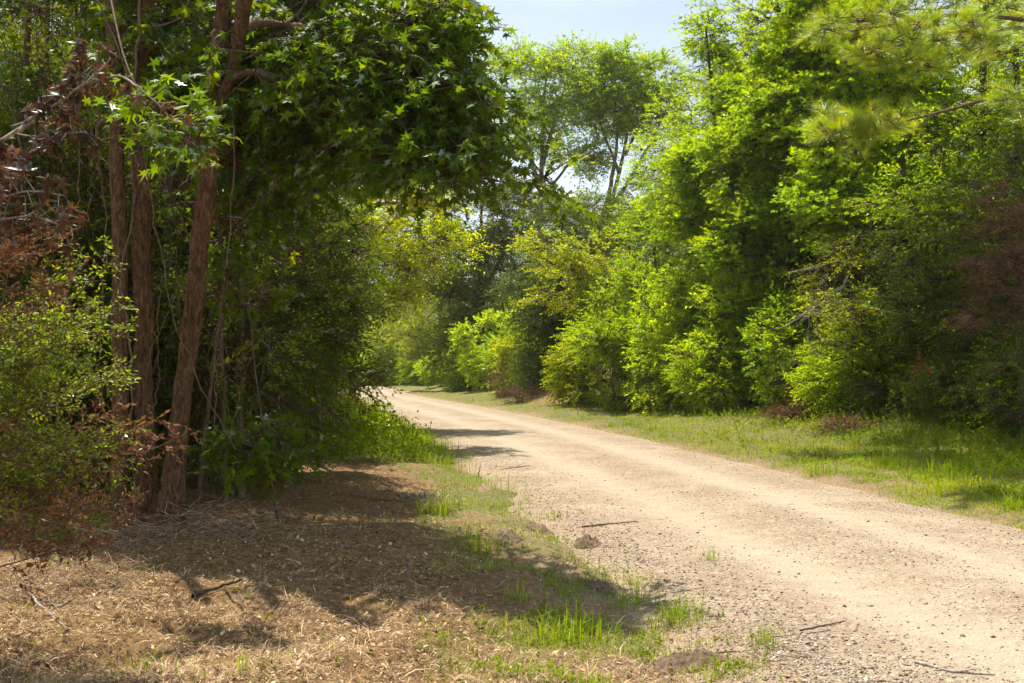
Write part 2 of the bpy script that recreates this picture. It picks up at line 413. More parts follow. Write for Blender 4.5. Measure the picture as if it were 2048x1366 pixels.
def grow(name, label, cat, trunks, ells, leaf, bark, group=None, size=.1, kind='oval', k=12, L=.45, R_cl=.6, nsp=10,
         flat=.65, droop=.12, hang=0., trunk_r=.12, top_r=.03, sides=10, bare=(), shell=.45, cut=True, jit=.5, nj=.72, ang=.9,
         branch_r=.03, twigs=True, nfreq=.6, ncut=.36, up=.1, needles=False, flare=1.35, branch_part='branches', sparse_branch=1., local=None):
    base = np.array(trunks[0][0], float)
    root = empty(name, base); tag(root, label, cat, group)
    tb = MB(); paths = []
    for ti, t in enumerate(trunks):
        rr = trunk_r[ti] if isinstance(trunk_r, (list, tuple)) else trunk_r * (1 if ti == 0 else .75)
        p = trunk_path(t, 16, rr * .12); paths.append(p)
        f = np.linspace(0, 1, len(p)); rad = rr + (top_r - rr) * f
        if flare > 1 and ti < 99: rad = rad * (1 + (flare - 1) * np.exp(-f * 14))
        if bark == 'gum' and rr > .08:                    # close trunks: real furrows in the bark
            mm, ss = 420, 88; tt = np.linspace(0, len(p) - 1, mm); pp = np.stack([np.interp(tt, np.arange(len(p)), p[:, i]) for i in range(3)], 1)
            for _ in range(8): pp[1:-1] = (pp[:-2] + pp[1:-1] * 2 + pp[2:]) / 4
            rd_ = np.interp(tt, np.arange(len(p)), rad); V, F = tubes(pp[None], rd_[None], ss)
            th = np.tile(np.arange(ss) / ss * 6.283, mm); zz = np.repeat(pp[:, 2], ss); C_ = np.repeat(pp, ss, 0)
            cx_, cy2 = np.cos(th) * 4.2, np.sin(th) * 4.2; wv = noise3(cx_ * .5, cy2 * .5, zz * 2.5, 5) * 2.2
            rg = 1 - np.abs(noise3(cx_ + wv, cy2 - wv, zz * 7.5, 7 + ti) * 2 - 1); r2 = 1 - np.abs(noise3(cx_ * 2.3, cy2 * 2.3 + wv, zz * 13, 9) * 2 - 1)
            lump = noise3(np.cos(th) * 1.2, np.sin(th) * 1.2, zz * 1.3, 13) - .5
            V = V + nrm(V - C_) * ((rg ** 2 * -.024 + r2 ** 2 * -.006 + lump * .04) * (rr / .12) + .09 * np.exp(-(zz - zz[0]) * 4.5) * np.clip(np.sin(th * 3 + ti + 2 * noise3(cx_ * .3, cy2 * .3, zz * .5, 2)) * .6 + .4, 0, 1))[:, None]
        else: V, F = tubes(p[None], rad[None], sides)
        tb.add(V - base, F)
    # ---- clumps
    C, own = sample_ells(ells, shell, nfreq, ncut)
    if cut:
        kc = prune(C); kc[:2] = True; C = C[kc]; own = own[kc]
    AP = np.concatenate(paths); 
    cen = np.array([e[0] for e in ells])[own]
    # boughs: each clump hangs on the nearest wood already grown, so that limbs fork
    bb = MB(); n = len(C)
    tn = np.concatenate(paths); NP_ = [tn]; ND = [np.concatenate([np.zeros(len(p)) for p in paths])]; own_n = [np.full(len(tn), -1)]
    order = np.argsort(np.linalg.norm(C[:, None] - tn[None], axis=2).min(1) + 0 * rng.random(n))
    allp = tn.copy(); alld = np.zeros(len(tn)); allo = np.full(len(tn), -1)
    par = np.full(n, -1); A = np.zeros((n, 3)); path_ = np.zeros((n, 7, 3))
    for i in order:
        v = C[i] - allp; dd = np.linalg.norm(v, axis=1); hd = np.linalg.norm(v[:, :2], axis=1)
        cst = dd + .22 * alld + np.where(allo < 0, np.maximum(0, hd * .35 - v[:, 2]) * .8, 0) 
        j = cst.argmin(); A[i] = allp[j]; par[i] = allo[j]
        pb = bez(A[i], C[i], up if allo[j] < 0 else up * .4, .08, 7)[0]; path_[i] = pb
        seg = pb[2:]; allp = np.concatenate([allp, seg]); allo = np.concatenate([allo, np.full(5, i)])
        alld = np.concatenate([alld, alld[j] + np.linalg.norm(seg - pb[0], axis=1)])
    cnt = np.ones(n)
    for i in order[::-1]:
        if par[i] >= 0: cnt[par[i]] += cnt[i]
    ln = np.linalg.norm(C - A, axis=1); sel = ln > .05
    if sel.any():
        mxr = (max(trunk_r) if isinstance(trunk_r, (list, tuple)) else trunk_r) * .55
        r0 = np.clip(branch_r * .34 * cnt[sel] ** .55, .004, mxr); r1 = np.clip(r0 * .55, .003, 9)
        V, F = tubes(path_[sel], r0[:, None] + (r1 - r0)[:, None] * np.linspace(0, 1, 7)[None], 5); bb.add(V - base, F)
    # ---- sprays
    out = nrm(C - cen + (C - A) * .35 + rng.normal(0, .12, C.shape))
    n = len(C)
    q = nrm(rng.normal(0, 1, (n, nsp, 3)) + out[:, None] * .9); q[..., 2] *= flat; 
    u = rng.random((n, nsp, 1)) ** .5
    o = (C[:, None] + q * u * R_cl).reshape(-1, 3)
    d = nrm((q * .9 + out[:, None] * .5 + rng.normal(0, .25, q.shape)) * [1, 1, .6]).reshape(-1, 3)
    Cr = np.repeat(C, nsp, 0)
    if cut:
        kp = prune(o); o = o[kp]; d = d[kp]; Cr = Cr[kp]
    o_above = o[:, 2] > land(o[:, 0], o[:, 1]) + .05
    o = o[o_above]; d = d[o_above]; Cr = Cr[o_above]
    if twigs and len(o):
        tw = bez(Cr, o + d * L * .6, .03, .06, 4)
        V, F = tubes(tw, np.broadcast_to(np.array([.0075, .005, .0035, .0018]) * (1 + size * 4), (len(o), 4)), 3); bb.add(V - base, F)
    lb = MB()
    if needles:
        V, F, r_ = tuft_needles(o, nrm(d + [0, 0, .25]), L * .55, k, size, kind)
    else:
        V, F, r_ = spray_leaves(o, d, L * rng.uniform(.7, 1.2, len(o)), k, size, kind, ang, droop, jit, nj, hang)
    lb.add(V - base, F, r_)
    put('trunk', tb.mesh('trunk', True), B[bark] if isinstance(bark, str) else bark, root)
    if bb.n: put(branch_part, bb.mesh('branch', True), B['twig'] if bark in ('gum', 'twig') else B[bark], root)
    put('crown', lb.mesh('crown'), G[leaf], root)
    return root
def copy_tree(src, loc, rot, sc, label=None, group=None):
    c = src.copy(); COL.objects.link(c)
    c.location = loc; c.rotation_euler = (0, 0, rot); c.scale = sc
    if label: c['label'] = label
    if group: c['group'] = group
    for ch in list(src.children):
        k = ch.copy(); COL.objects.link(k); k.parent = c
    return c
def gp(px, py, Z=None):
    """a point on the land: by pixel (flat road plane) or by pixel column and depth"""
    if Z is None:
        r = ray(px, py); Z = -CAM_H / r[2]; x = r[0] * Z; y = Z
    else: x = ray(px, 735)[0] * Z; y = Z
    return np.array([x, y, float(land(x, y))])


# ------------------------------------------------------------------ ground and road
def masks(x, y):
    """how sandy, grassy and mulched the ground is"""
    c = road_x(y); d = x - c; e = -d - HW; er = d - HW
    n1 = fbm2(x * .8, y * .8, 4, 41); n2 = fbm2(x * 2.6, y * 2.6, 3, 51); n3 = fbm2(x * .35, y * .35, 2, 61)
    far = sst(17, 24, y)
    w = 1.35 + 1.6 * far + (n1 - .5) * 1.4
    g_l = sst(-.25, .25, e + (n2 - .5) * .5) * (1 - sst(w - .35, w + .45, e)) * (sst(.40, .56, n2) * (1 - far) + far * sst(.2, .45, n2) + .55 * sst(11, 14, y) * sst(.3, .5, n2))
    g_l = np.clip(g_l, 0, 1) * (1 - .55 * np.exp(-((y - 10.3) / 1.3) ** 2)) 
    g_r = sst(.0, .9, er + (n2 - .5) * .9 + (n1 - .5) * .8) * (1 - .8 * sst(4.5, 7, er)) * sst(.22, .42, n2 * .6 + n1 * .4)
    grass = np.where(d < 0, g_l, g_r)
    sand = np.exp(-(np.maximum(np.where(d < 0, e, er), 0) / np.where(d < 0, .75, .35)) ** 2) * sst(.2, .6, n1 + .15)
    mulch = np.where(d < 0, sst(w - 1.0, w + .3, e), sst(2.6, 4.2, er + (n1 - .5) * 3))
    bank = sst(.9, .3, np.sqrt(((x - 2.2) / 2.6) ** 2 + ((y - 45.5) / 8.5) ** 2) + (n1 - .5) * .6); mulch = np.maximum(mulch, bank); grass = grass * (1 - .9 * bank)
    return sand, grass, mulch
kx = .0125; ax = 3.0; nxh = int(math.asinh(420 / ax) / kx)
gx = ax * np.sinh(np.arange(-nxh, nxh + 1) * kx) - .5
gy = np.concatenate([np.linspace(-60, 3.6, 34), 4 * 1.0085 ** np.arange(0, int(math.log(150) / math.log(1.0085)))])
XX, YY = np.meshgrid(gx, gy)
ZZ = land(XX, YY)
fade = np.exp(-YY / 18) * (YY > 3)
dl = np.abs(XX - road_x(YY))
ZZ = ZZ + (fbm2(XX * 22, YY * 22, 2, 91) - .5) * .03 * fade * sst(HW, HW + .6, dl)
ny_, nx_ = XX.shape
idx = np.arange(ny_ * nx_).reshape(ny_, nx_)
GF = np.stack([idx[:-1, :-1], idx[:-1, 1:], idx[1:, 1:], idx[1:, :-1]], -1).reshape(-1, 4)
sa, gr_, mu = masks(XX, YY)
gm = mesh_np('ground', np.stack([XX, YY, ZZ], -1).reshape(-1, 3), GF, None, True, dict(sand=sa.ravel(), grass=gr_.ravel(), mulch=mu.ravel()))
m, nt = new_mat('ground_soil'); N = nt.nodes
def att(nt, n):
    a = nt.nodes.new('ShaderNodeAttribute'); a.attribute_name = n; return a.outputs['Fac']
geo = N.new('ShaderNodeNewGeometry').outputs['Position']
nA = noise_node(nt, 1.7, 6, geo); nB = noise_node(nt, 19, 6, geo, .7); nC = noise_node(nt, 95, 3, geo, .7)
soil = ramp(nt, nB, [(.3, (.06, .033, .016)), (.5, (.17, .10, .045)), (.72, (.32, .205, .095))])
dirt = ramp(nt, math_n(nt, 'ADD', math_n(nt, 'MULTIPLY', nB, .6), math_n(nt, 'MULTIPLY', nC, .4)), [(.3, (.14, .09, .05)), (.5, (.25, .175, .105)), (.7, (.34, .26, .17))])
turf = ramp(nt, nB, [(.3, (.05, .07, .018)), (.55, (.12, .145, .035)), (.75, (.27, .22, .10))])
c0 = mixc(nt, math_n(nt, 'MULTIPLY', att(nt, 'mulch'), .95), mixc(nt, nA, soil, dirt), soil)
c0 = mixc(nt, att(nt, 'sand'), c0, dirt)
c0 = mixc(nt, math_n(nt, 'MULTIPLY', att(nt, 'grass'), .7), c0, turf)
bs = N.new('ShaderNodeBsdfPrincipled'); bs.inputs['Roughness'].default_value = .95; bs.inputs['Specular IOR Level'].default_value = .1
nt.links.new(c0, bs.inputs[0])
bp = N.new('ShaderNodeBump'); bp.inputs['Strength'].default_value = .9; bp.inputs['Distance'].default_value = .025
nt.links.new(math_n(nt, 'ADD', nB, math_n(nt, 'MULTIPLY', nC, .5)), bp.inputs['Height']); nt.links.new(bp.outputs[0], bs.inputs['Normal'])
nt.links.new(bs.outputs[0], N.new('ShaderNodeOutputMaterial').inputs[0])
tag(put('ground', gm, m), kind='structure')

def road_z(d, y, x):
    t = np.abs(d)
    z = .012 + .035 * (1 - (d / HW) ** 2) - np.maximum(t - HW + .15, 0) * .10
    z = z - .026 * np.exp(-((t - .85) / .32) ** 2) + .012 * np.exp(-(t / .3) ** 2)
    return z + (fbm2(x * 1.3, y * 1.3, 3, 15) - .5) * .035 + (fbm2(x * 9, y * 9, 3, 16) - .5) * .012
ry = np.concatenate([np.linspace(-58, 3.5, 60), 4 * 1.006 ** np.arange(0, int(math.log(60) / math.log(1.006)))])
rd = np.linspace(-HW - .9, HW + .9, 121)
DD, YR = np.meshgrid(rd, ry); XR = DD + road_x(YR); ZR = road_z(DD, YR, XR)
ny_, nx_ = XR.shape; idx = np.arange(ny_ * nx_).reshape(ny_, nx_)
RF = np.stack([idx[:-1, :-1], idx[:-1, 1:], idx[1:, 1:], idx[1:, :-1]], -1).reshape(-1, 4)
rm = mesh_np('road', np.stack([XR, YR, ZR], -1).reshape(-1, 3), RF, None, True, dict(track=np.exp(-((np.abs(DD) - .85) / .38) ** 2).ravel(), edge=sst(HW - .7, HW + .5, np.abs(DD)).ravel()))
m, nt = new_mat('road_gravel'); N = nt.nodes
geo = N.new('ShaderNodeNewGeometry').outputs['Position']
nA = noise_node(nt, .9, 5, geo, .6, .4); nB = noise_node(nt, 30, 5, geo, .75); nC = noise_node(nt, 5, 4, geo)
vo = N.new('ShaderNodeTexVoronoi'); vo.inputs['Scale'].default_value = 38; nt.links.new(geo, vo.inputs['Vector'])
vc = N.new('ShaderNodeSeparateColor'); nt.links.new(vo.outputs['Color'], vc.inputs[0])
fine = ramp(nt, nB, [(.28, (.125, .09, .06)), (.5, (.245, .185, .13)), (.72, (.345, .27, .195))])
ston = ramp(nt, vc.outputs[0], [(0, (.10, .07, .045)), (.35, (.24, .18, .125)), (.8, (.34, .265, .19)), (1, (.47, .39, .30))])
c0 = mixc(nt, math_n(nt, 'MULTIPLY', ramp(nt, nC, [(.42, (0, 0, 0)), (.6, (1, 1, 1))]), .75), fine, ston)
c0 = mixc(nt, math_n(nt, 'MULTIPLY', ramp(nt, nA, [(.44, (0, 0, 0)), (.68, (1, 1, 1))]), .5), c0, (.40, .33, .25))
c0 = mixc(nt, math_n(nt, 'MULTIPLY', att(nt, 'track'), math_n(nt, 'MULTIPLY', nC, 1.5, True)), c0, (.36, .292, .22))
c0 = mixc(nt, math_n(nt, 'MULTIPLY', att(nt, 'edge'), .45), c0, (.30, .21, .135))
bs = N.new('ShaderNodeBsdfPrincipled'); bs.inputs['Roughness'].default_value = .95; bs.inputs['Specular IOR Level'].default_value = .12
nt.links.new(c0, bs.inputs[0])
bp = N.new('ShaderNodeBump'); bp.inputs['Strength'].default_value = .9; bp.inputs['Distance'].default_value = .012
nt.links.new(math_n(nt, 'ADD', nB, math_n(nt, 'MULTIPLY', vo.outputs['Distance'], -1.2)), bp.inputs['Height']); nt.links.new(bp.outputs[0], bs.inputs['Normal'])
nt.links.new(bs.outputs[0], N.new('ShaderNodeOutputMaterial').inputs[0])
tag(put('road', rm, m), kind='structure')

# ------------------------------------------------------------------ what lies and grows on the ground (uncountable)
def scatter(n, z0, z1, half=.62, p=1.0):
    """points spread over the ground, denser close to the camera"""
    u = rng.random(n)
    if p == 1.0: y = 1 / (1 / z0 - u * (1 / z0 - 1 / z1))
    else:
        a = 1 - (1 + p); y = (z0 ** a + u * (z1 ** a - z0 ** a)) ** (1 / a)
    x = (rng.random(n) * 2 - 1) * half * y
    return x, y
def hz(x, y):
    d = x - road_x(y)
    return np.where(np.abs(d) < HW + .85, np.maximum(land(x, y), road_z(d, y, x)), land(x, y))
# gravel stones
OCT = np.array([[1, 0, 0], [-1, 0, 0], [0, 1, 0], [0, -1, 0], [0, 0, 1], [0, 0, -1.]]); OCF = np.array([[0, 2, 4], [2, 1, 4], [1, 3, 4], [3, 0, 4], [2, 0, 5], [1, 2, 5], [3, 1, 5], [0, 3, 5]])
def stones(n, z0, z1, s0, s1, keep, half=.62, p=1.0):
    x, y = scatter(n, z0, z1, half, p); k = keep(x, y); x, y = x[k], y[k]; n = len(x)
    sz = s0 + (s1 - s0) * rng.random(n) ** 3
    V = OCT[None] * rng.uniform(.55, 1.1, (n, 6, 1)) * (sz[:, None, None] * np.array([1, 1, .6]))
    a = rng.random(n) * 6.28; c, s = np.cos(a)[:, None], np.sin(a)[:, None]
    tx, ty = rng.normal(0, .35, n)[:, None], rng.normal(0, .35, n)[:, None]
    W = np.stack([V[..., 0] * c - V[..., 1] * s, V[..., 0] * s + V[..., 1] * c, V[..., 2] + V[..., 0] * tx + V[..., 1] * ty], -1)
    W += np.stack([x, y, hz(x, y) + sz * .12], -1)[:, None]
    F = OCF[None] + (np.arange(n) * 6)[:, None, None]
    return W.reshape(-1, 3), F.reshape(-1, 3), np.repeat(rng.random(n), 8)
def on_road(x, y):
    d = x - road_x(y); e = np.abs(d)
    q = np.where(e < HW - .5, .35, np.exp(-((e - HW + .25) / .55) ** 2) * np.where(d < 0, 1.0, .6)) * (.45 + .9 * fbm2(x * 1.1, y * 1.1, 3, 77)) * (1 - .8 * np.exp(-((e - .85) / .32) ** 2))
    return rng.random(len(x)) < q
g = MB()
g.add(*stones(260000, 4.2, 30, .003, .012, on_road))
g.add(*stones(60000, 9, 60, .006, .018, on_road, .5, .6))
g.add(*stones(1600, 4.2, 22, .010, .028, lambda x, y: np.abs(x - road_x(y)) < HW + .5))
g.add(*stones(120000, 4.2, 22, .005, .019, lambda x, y: rng.random(len(x)) < np.exp(-((x - road_x(y) + HW - .35) / .42) ** 2) * (.3 + fbm2(x * 1.4, y * 1.4, 3, 78))))
gmat = bits_mat('loose_gravel', [(0, (.07, .05, .038)), (.25, (.18, .135, .095)), (.6, (.30, .235, .17)), (.85, (.42, .345, .265)), (1, (.62, .56, .48))])
tag(put('gravel', g.mesh('gravel'), gmat), kind='stuff')

# wood chips, straw and dead leaves over the cleared ground
def flat_bits(n, z0, z1, keep, l0, l1, w0, w1, T, tilt=.3, half=.62, lift=.006, p=1.0):
    x, y = scatter(n, z0, z1, half, p); k = keep(x, y); x, y = x[k], y[k]; n = len(x)
    a = rng.random(n) * 6.28; tl = rng.normal(0, tilt, n)
    X = np.stack([np.cos(a), np.sin(a), np.abs(tl)], -1); X = nrm(X)
    Z = nrm(np.array([0, 0, 1.]) + rng.normal(0, tilt * .8, (n, 3)))
    L = l0 + (l1 - l0) * rng.random(n) ** 2; W = (w0 + (w1 - w0) * rng.random(n))
    V, F = T; Y = nrm(np.cross(Z, X)); Z = np.cross(X, Y)
    VV = X[:, None] * (V[None, :, 0:1] * L[:, None, None]) + Y[:, None] * (V[None, :, 1:2] * W[:, None, None]) + Z[:, None] * (V[None, :, 2:3] * L[:, None, None])
    VV += np.stack([x, y, hz(x, y) + lift], -1)[:, None]
    FF = F[None] + (np.arange(n) * len(V))[:, None, None]
    return VV.reshape(-1, 3), FF.reshape(-1, 3), np.repeat(rng.random(n), len(F))
CHIP = (np.array([[0, -.5, 0], [1, -.35, .0], [.95, .5, .05], [.1, .45, .03]]), np.array([[0, 1, 2], [0, 2, 3]]))
STRAW = (np.array([[0, -.5, 0], [.5, .2, .12], [1, 0, .0], [.5, .9, .12]]), np.array([[0, 1, 3], [1, 2, 3]]))
CURL = (np.array([[0, 0, 0], [.4, .5, .16], [1, 0, .10], [.4, -.5, .2]]), np.array([[0, 2, 1], [0, 3, 2]]))
def mulchy(lo=.12, hi=1.):
    def f(x, y):
        s, g_, m_ = masks(x, y); d = x - road_x(y)
        q = np.clip(m_ * 1.0 + lo * (np.abs(d) > HW - .2), 0, 1) * (1 - .5 * g_) * (.25 + 1.3 * sst(.38, .62, fbm2(x * 2.4, y * 2.4, 3, 33))) * hi
        return rng.random(len(x)) < q
    return f
g = MB()
g.add(*flat_bits(230000, 4.3, 24, mulchy(.10), .007, .034, .003, .010, CHIP, .35))
g.add(*flat_bits(190000, 4.3, 26, mulchy(.22), .03, .17, .0014, .0036, STRAW, .25))
g.add(*flat_bits(9000, 4.3, 40, mulchy(.05), .025, .07, .015, .035, CURL, .5))
g.add(*flat_bits(16000, 4.3, 20, mulchy(.12), .05, .20, .004, .010, STRAW, .4, lift=.012))
lmat = bits_mat('wood_chip_litter', [(0, (.07, .038, .02)), (.25, (.20, .11, .055)), (.55, (.40, .255, .13)), (.85, (.60, .43, .24)), (1, (.72, .57, .36))], .8, .12)
tag(put('leaf_litter', g.mesh('litter'), lmat), kind='stuff')

# grass
def blades(x, y, h, w, lean=.5, segs=2):
    n = len(x); a = rng.random(n) * 6.28; b = a + 1.57 + rng.normal(0, .4, n)
    z = hz(x, y) - .004
    o = np.stack([x, y, z], -1); u = np.stack([np.cos(a), np.sin(a), np.zeros(n)], -1); l = np.stack([np.cos(b), np.sin(b), np.zeros(n)], -1)
    ln = np.abs(rng.normal(0, lean, n))[:, None]
    hh = h[:, None]; ww = w[:, None]; up = np.array([0, 0, 1.])
    m1 = o + up * hh * .5 + l * hh * .18 * ln; m2 = o + up * hh * .85 / (1 + .3 * ln) + l * hh * .55 * ln
    tip = o + up * hh * (1.05 - .45 * np.clip(ln, 0, 1.3)) + l * hh * 1.0 * ln
    V = np.stack([o - u * ww / 2, o + u * ww / 2, m1 - u * ww * .45, m1 + u * ww * .45, m2 - u * ww * .28, m2 + u * ww * .28, tip], 1)
    F = np.array([[0, 1, 3], [0, 3, 2], [2, 3, 5], [2, 5, 4], [4, 5, 6]])
    FF = F[None] + (np.arange(n) * 7)[:, None, None]
    return V.reshape(-1, 3), FF.reshape(-1, 3)
def grass_at(x, y, h0, h1, w=.004, lean=.55):
    n = len(x); hn = fbm2(x * 1.9, y * 1.9, 3, 66)
    h = (h0 + (h1 - h0) * rng.random(n) ** 1.6) * (.4 + 1.3 * hn)
    V, F = blades(x, y, h, np.full(n, 1.) * w * rng.uniform(.6, 1.4, n) * (1 + y / 28), lean)
    rv = np.clip(.25 * rng.random(n) + .75 * rng.random(n) ** 1.4 + (fbm2(x * .9, y * .9, 2, 88) - .5) * .5, 0, 1)
    return V, F, np.repeat(rv, 5)
g = MB()
def gsel(n, z0, z1, fn, p=1.0, half=.62):
    x, y = scatter(n, z0, z1, half, p); s, q, m_ = masks(x, y); k = rng.random(n) < fn(x, y, q, s, m_); return x[k], y[k]
# left strip, cut short and thin near the camera
x, y = gsel(260000, 4.5, 26, lambda x, y, q, s, m_: (x < road_x(y)) * q ** 1.5 * np.where(y > 11, 1.3, .7)); g.add(*grass_at(x, y, .012, .06, .003, .9))
# right verge
x, y = gsel(620000, 8, 90, lambda x, y, q, s, m_: (x > road_x(y)) * np.clip(q * 1.3, 0, 1), .7, .55); er = x - road_x(y) - HW
g.add(*grass_at(x, y, .02, .085, .004, .8)) 
x, y = gsel(260000, 8, 80, lambda x, y, q, s, m_: (x > road_x(y) + HW + 1.3) * q * (fbm2(x * .6, y * .6, 3, 19) > .45), .7, .55)
g.add(*grass_at(x, y, .04, .14, .005, .9))
# left, beyond the cleared patch: tall and lush
x, y = gsel(150000, 19, 70, lambda x, y, q, s, m_: (x < road_x(y) - HW + .1) * (x > road_x(y) - HW - 4.5) * (.25 + q) * sst(18.5, 25, y + 3 * (fbm2(x, y, 2, 5) - .5)) * (.3 + .7 * sst(0, .8, road_x(y) - HW - x)), .7, .4)
g.add(*grass_at(x, y, .06, .30, .006, .8))
# sparse blades over the mulch
x, y = gsel(7000, 4.5, 20, lambda x, y, q, s, m_: (x < road_x(y) - HW) * .35 * (fbm2(x * 1.2, y * 1.2, 3, 29) > .5)); g.add(*grass_at(x, y, .03, .12, .004))
# scattered tufts
def tufts(cx, cy_, r, n, h0, h1, w=.004, lean=.7):
    for i in range(len(cx)):
        x = cx[i] + rng.normal(0, r, n); y = cy_[i] + rng.normal(0, r * .8, n); g.add(*grass_at(x, y, h0, h1, w, lean))
tx, ty = gsel(900, 4.6, 26, lambda x, y, q, s, m_: (x < road_x(y) - HW + .25) * (q > .25)); tufts(tx[::2], ty[::2], .07, 26, .04, .14)
tx, ty = gsel(420, 11, 40, lambda x, y, q, s, m_: (x > road_x(y) + HW + .5) * (q > .2) * .8, .7, .5); tufts(tx, ty, .10, 40, .08, .22, .006)
tag(put('grass', g.mesh('grass'), G['grass']), kind='stuff')
g = MB()
x, y = gsel(90000, 4.5, 26, lambda x, y, q, s, m_: (x < road_x(y) - HW + .2) * (.14 + .7 * q)); g.add(*grass_at(x, y, .02, .10, .0026, 1.1))
x, y = gsel(120000, 8, 70, lambda x, y, q, s, m_: (x > road_x(y) + HW) * (.10 + .5 * q) * (fbm2(x * .7, y * .7, 3, 9) > .42), .7, .55); g.add(*grass_at(x, y, .03, .16, .004, .9))
tag(put('dry_grass', g.mesh('dry_grass'), G['drygrass']), kind='stuff')

# broad-leaved weeds: small whorls of leaves
def weeds(x, y, h, k, size, leafkind='oval'):
    n = len(x); o = np.stack([x, y, hz(x, y) + .01], -1)
    d = nrm(np.stack([rng.normal(0, .35, n), rng.normal(0, .35, n), np.ones(n)], -1))
    V, F, r_ = spray_leaves(o, d, h, k, size, leafkind, 1.15, .0, .5, .5)
    return V, F, r_
g = MB()
x, y = gsel(14000, 4.6, 26, lambda x, y, q, s, m_: (x < road_x(y) - HW + .3) * (q * .8 + .03)); g.add(*weeds(x, y, .05 * rng.uniform(.4, 1.6, len(x)), 7, .028))
x, y = gsel(36000, 9, 70, lambda x, y, q, s, m_: (x > road_x(y) + HW + .9) * (.12 + .5 * q) * sst(.3, .6, fbm2(x * .5, y * .5, 3, 39)), .7, .55)
er = x - road_x(y) - HW
g.add(*weeds(x, y, (.05 + .10 * sst(1.5, 4, er)) * rng.uniform(.5, 1.6, len(x)), 9, .05))
x, y = gsel(26000, 12, 60, lambda x, y, q, s, m_: (x > road_x(y) + HW + 3.2) * (x < road_x(y) + HW + 9), .7, .6)
g.add(*weeds(x, y, .22 * rng.uniform(.4, 1.5, len(x)), 12, .065))
x, y = gsel(16000, 19, 70, lambda x, y, q, s, m_: (x < road_x(y) - HW - .7) * (x > road_x(y) - HW - 7), .7, .5)
g.add(*weeds(x, y, .40 * rng.uniform(.4, 1.5, len(x)), 14, .075))
x, y = gsel(9000, 9, 30, lambda x, y, q, s, m_: (x < road_x(y) - HW - 3.6 - .05 * y) * (.5), .7, .6)
g.add(*weeds(x, y, .30 * rng.uniform(.4, 1.5, len(x)), 12, .06))
tag(put('ground_cover', g.mesh('weeds'), G['weed']), kind='stuff')

# ------------------------------------------------------------------ trees and shrubs
# --- left, close: the leaning sweetgum whose boughs hang over the picture
b = P(338, 1062, 9.8); b[2] = float(land(b[0], b[1])) - .1
grow('sweetgum_tree', 'leaning brown sweetgum trunk at left whose star-leaved boughs hang out towards the road', 'tree',
     [[b, P(362, 850, 9.8), P(392, 560, 9.7), P(415, 330, 9.6), P(437, 120, 9.5), P(450, -120, 9.4), P(470, -420, 9.3)],
      [P(433, 225, 9.55), P(470, 130, 9.4), P(500, -60, 9.0)]],
     [ell(580, 60, 9.9, 170, 190, 1.0, 56), ell(700, 30, 9.5, 170, 190, 1.2, 84), ell(720, 215, 9.5, 170, 95, .9, 46), ell(800, 90, 9.3, 80, 130, .8, 44), ell(860, 210, 9.2, 60, 60, .6, 18),
      ell(860, 300, 9.2, 90, 45, .6, 22), ell(940, 340, 9.1, 60, 16, .3, 10), ell(1050, 350, 9.1, 46, 16, .3, 13), ell(940, 190, 9.1, 60, 12, .3, 8), ell(1050, 210, 9.1, 46, 12, .3, 10), ell(830, 30, 9.2, 50, 60, .5, 10), ell(380, -60, 11.0, 210, 130, 1., 36), ell(880, 10, 9.3, 70, 60, .5, 14), ell(560, -270, 10.6, 330, 170, 1.8, 80), ell(520, 240, 10.6, 110, 80, .6, 26),
      ell(500, 330, 10.4, 60, 40, .5, 8)],
     'gum', 'gum', size=.112, kind='star', k=10, L=.32, R_cl=.33, nsp=9, trunk_r=[.092, .04], top_r=.07, sides=28, branch_r=.013, flare=1.45, droop=.25, shell=.15, nfreq=1.1, ncut=.38, hang=.45, nj=.85, jit=.6, flat=.6)
# --- the two straight trunks standing close together
for j, (pts, r_, lab, els) in enumerate((
    ([(246, 1112), (238, 900), (242, 600), (236, 300), (228, 80), (215, -200), (205, -520)], .07, 'slender straight trunk standing left against its thicker neighbour, vines on its bark',
     [(np.array([-5.2, 10.6, 6.2]), np.array([1.7, 1.3, 1.1]), 60), (np.array([-4.6, 9.9, 5.4]), np.array([1.2, .8, .6]), 30), ell(130, 30, 10.9, 170, 110, .8, 34), ell(60, -60, 10.6, 160, 120, 1., 24), ell(240, -330, 10.4, 300, 160, 1.4, 60), ell(330, 110, 11.4, 90, 90, .6, 18), ell(330, 10, 9.6, 60, 30, .3, 5)]),  # first two clumps added above the frame to shade the brushwood
    ([(292, 1100), (290, 900), (284, 600), (279, 300), (287, 60), (300, -200), (310, -520)], .098, 'thick furrowed trunk right beside the slender one, its bark split by a dark crease',
     [ell(380, 150, 11.0, 170, 120, 1., 32), ell(560, 260, 11.2, 150, 110, .9, 34), ell(460, 420, 11.6, 120, 80, .8, 14), ell(350, -350, 11.0, 360, 160, 1.6, 60), ell(220, 180, 12.0, 160, 120, .8, 30), ell(640, 120, 11.2, 190, 130, .9, 40)]))):
    z0 = 10.05 + .1 * j
    T = [P(x, y, z0) for x, y in pts]; T[0][2] = float(land(T[0][0], T[0][1])) - .1
    grow('woodland_tree', lab, 'tree', [T], els, 'gum', 'gum', size=.115, kind='star', k=8, L=.36, R_cl=.32, nsp=7,
         trunk_r=[r_], top_r=.06, sides=28, flare=1.4, droop=.2, shell=.1, hang=.4, nj=.8, jit=.6)
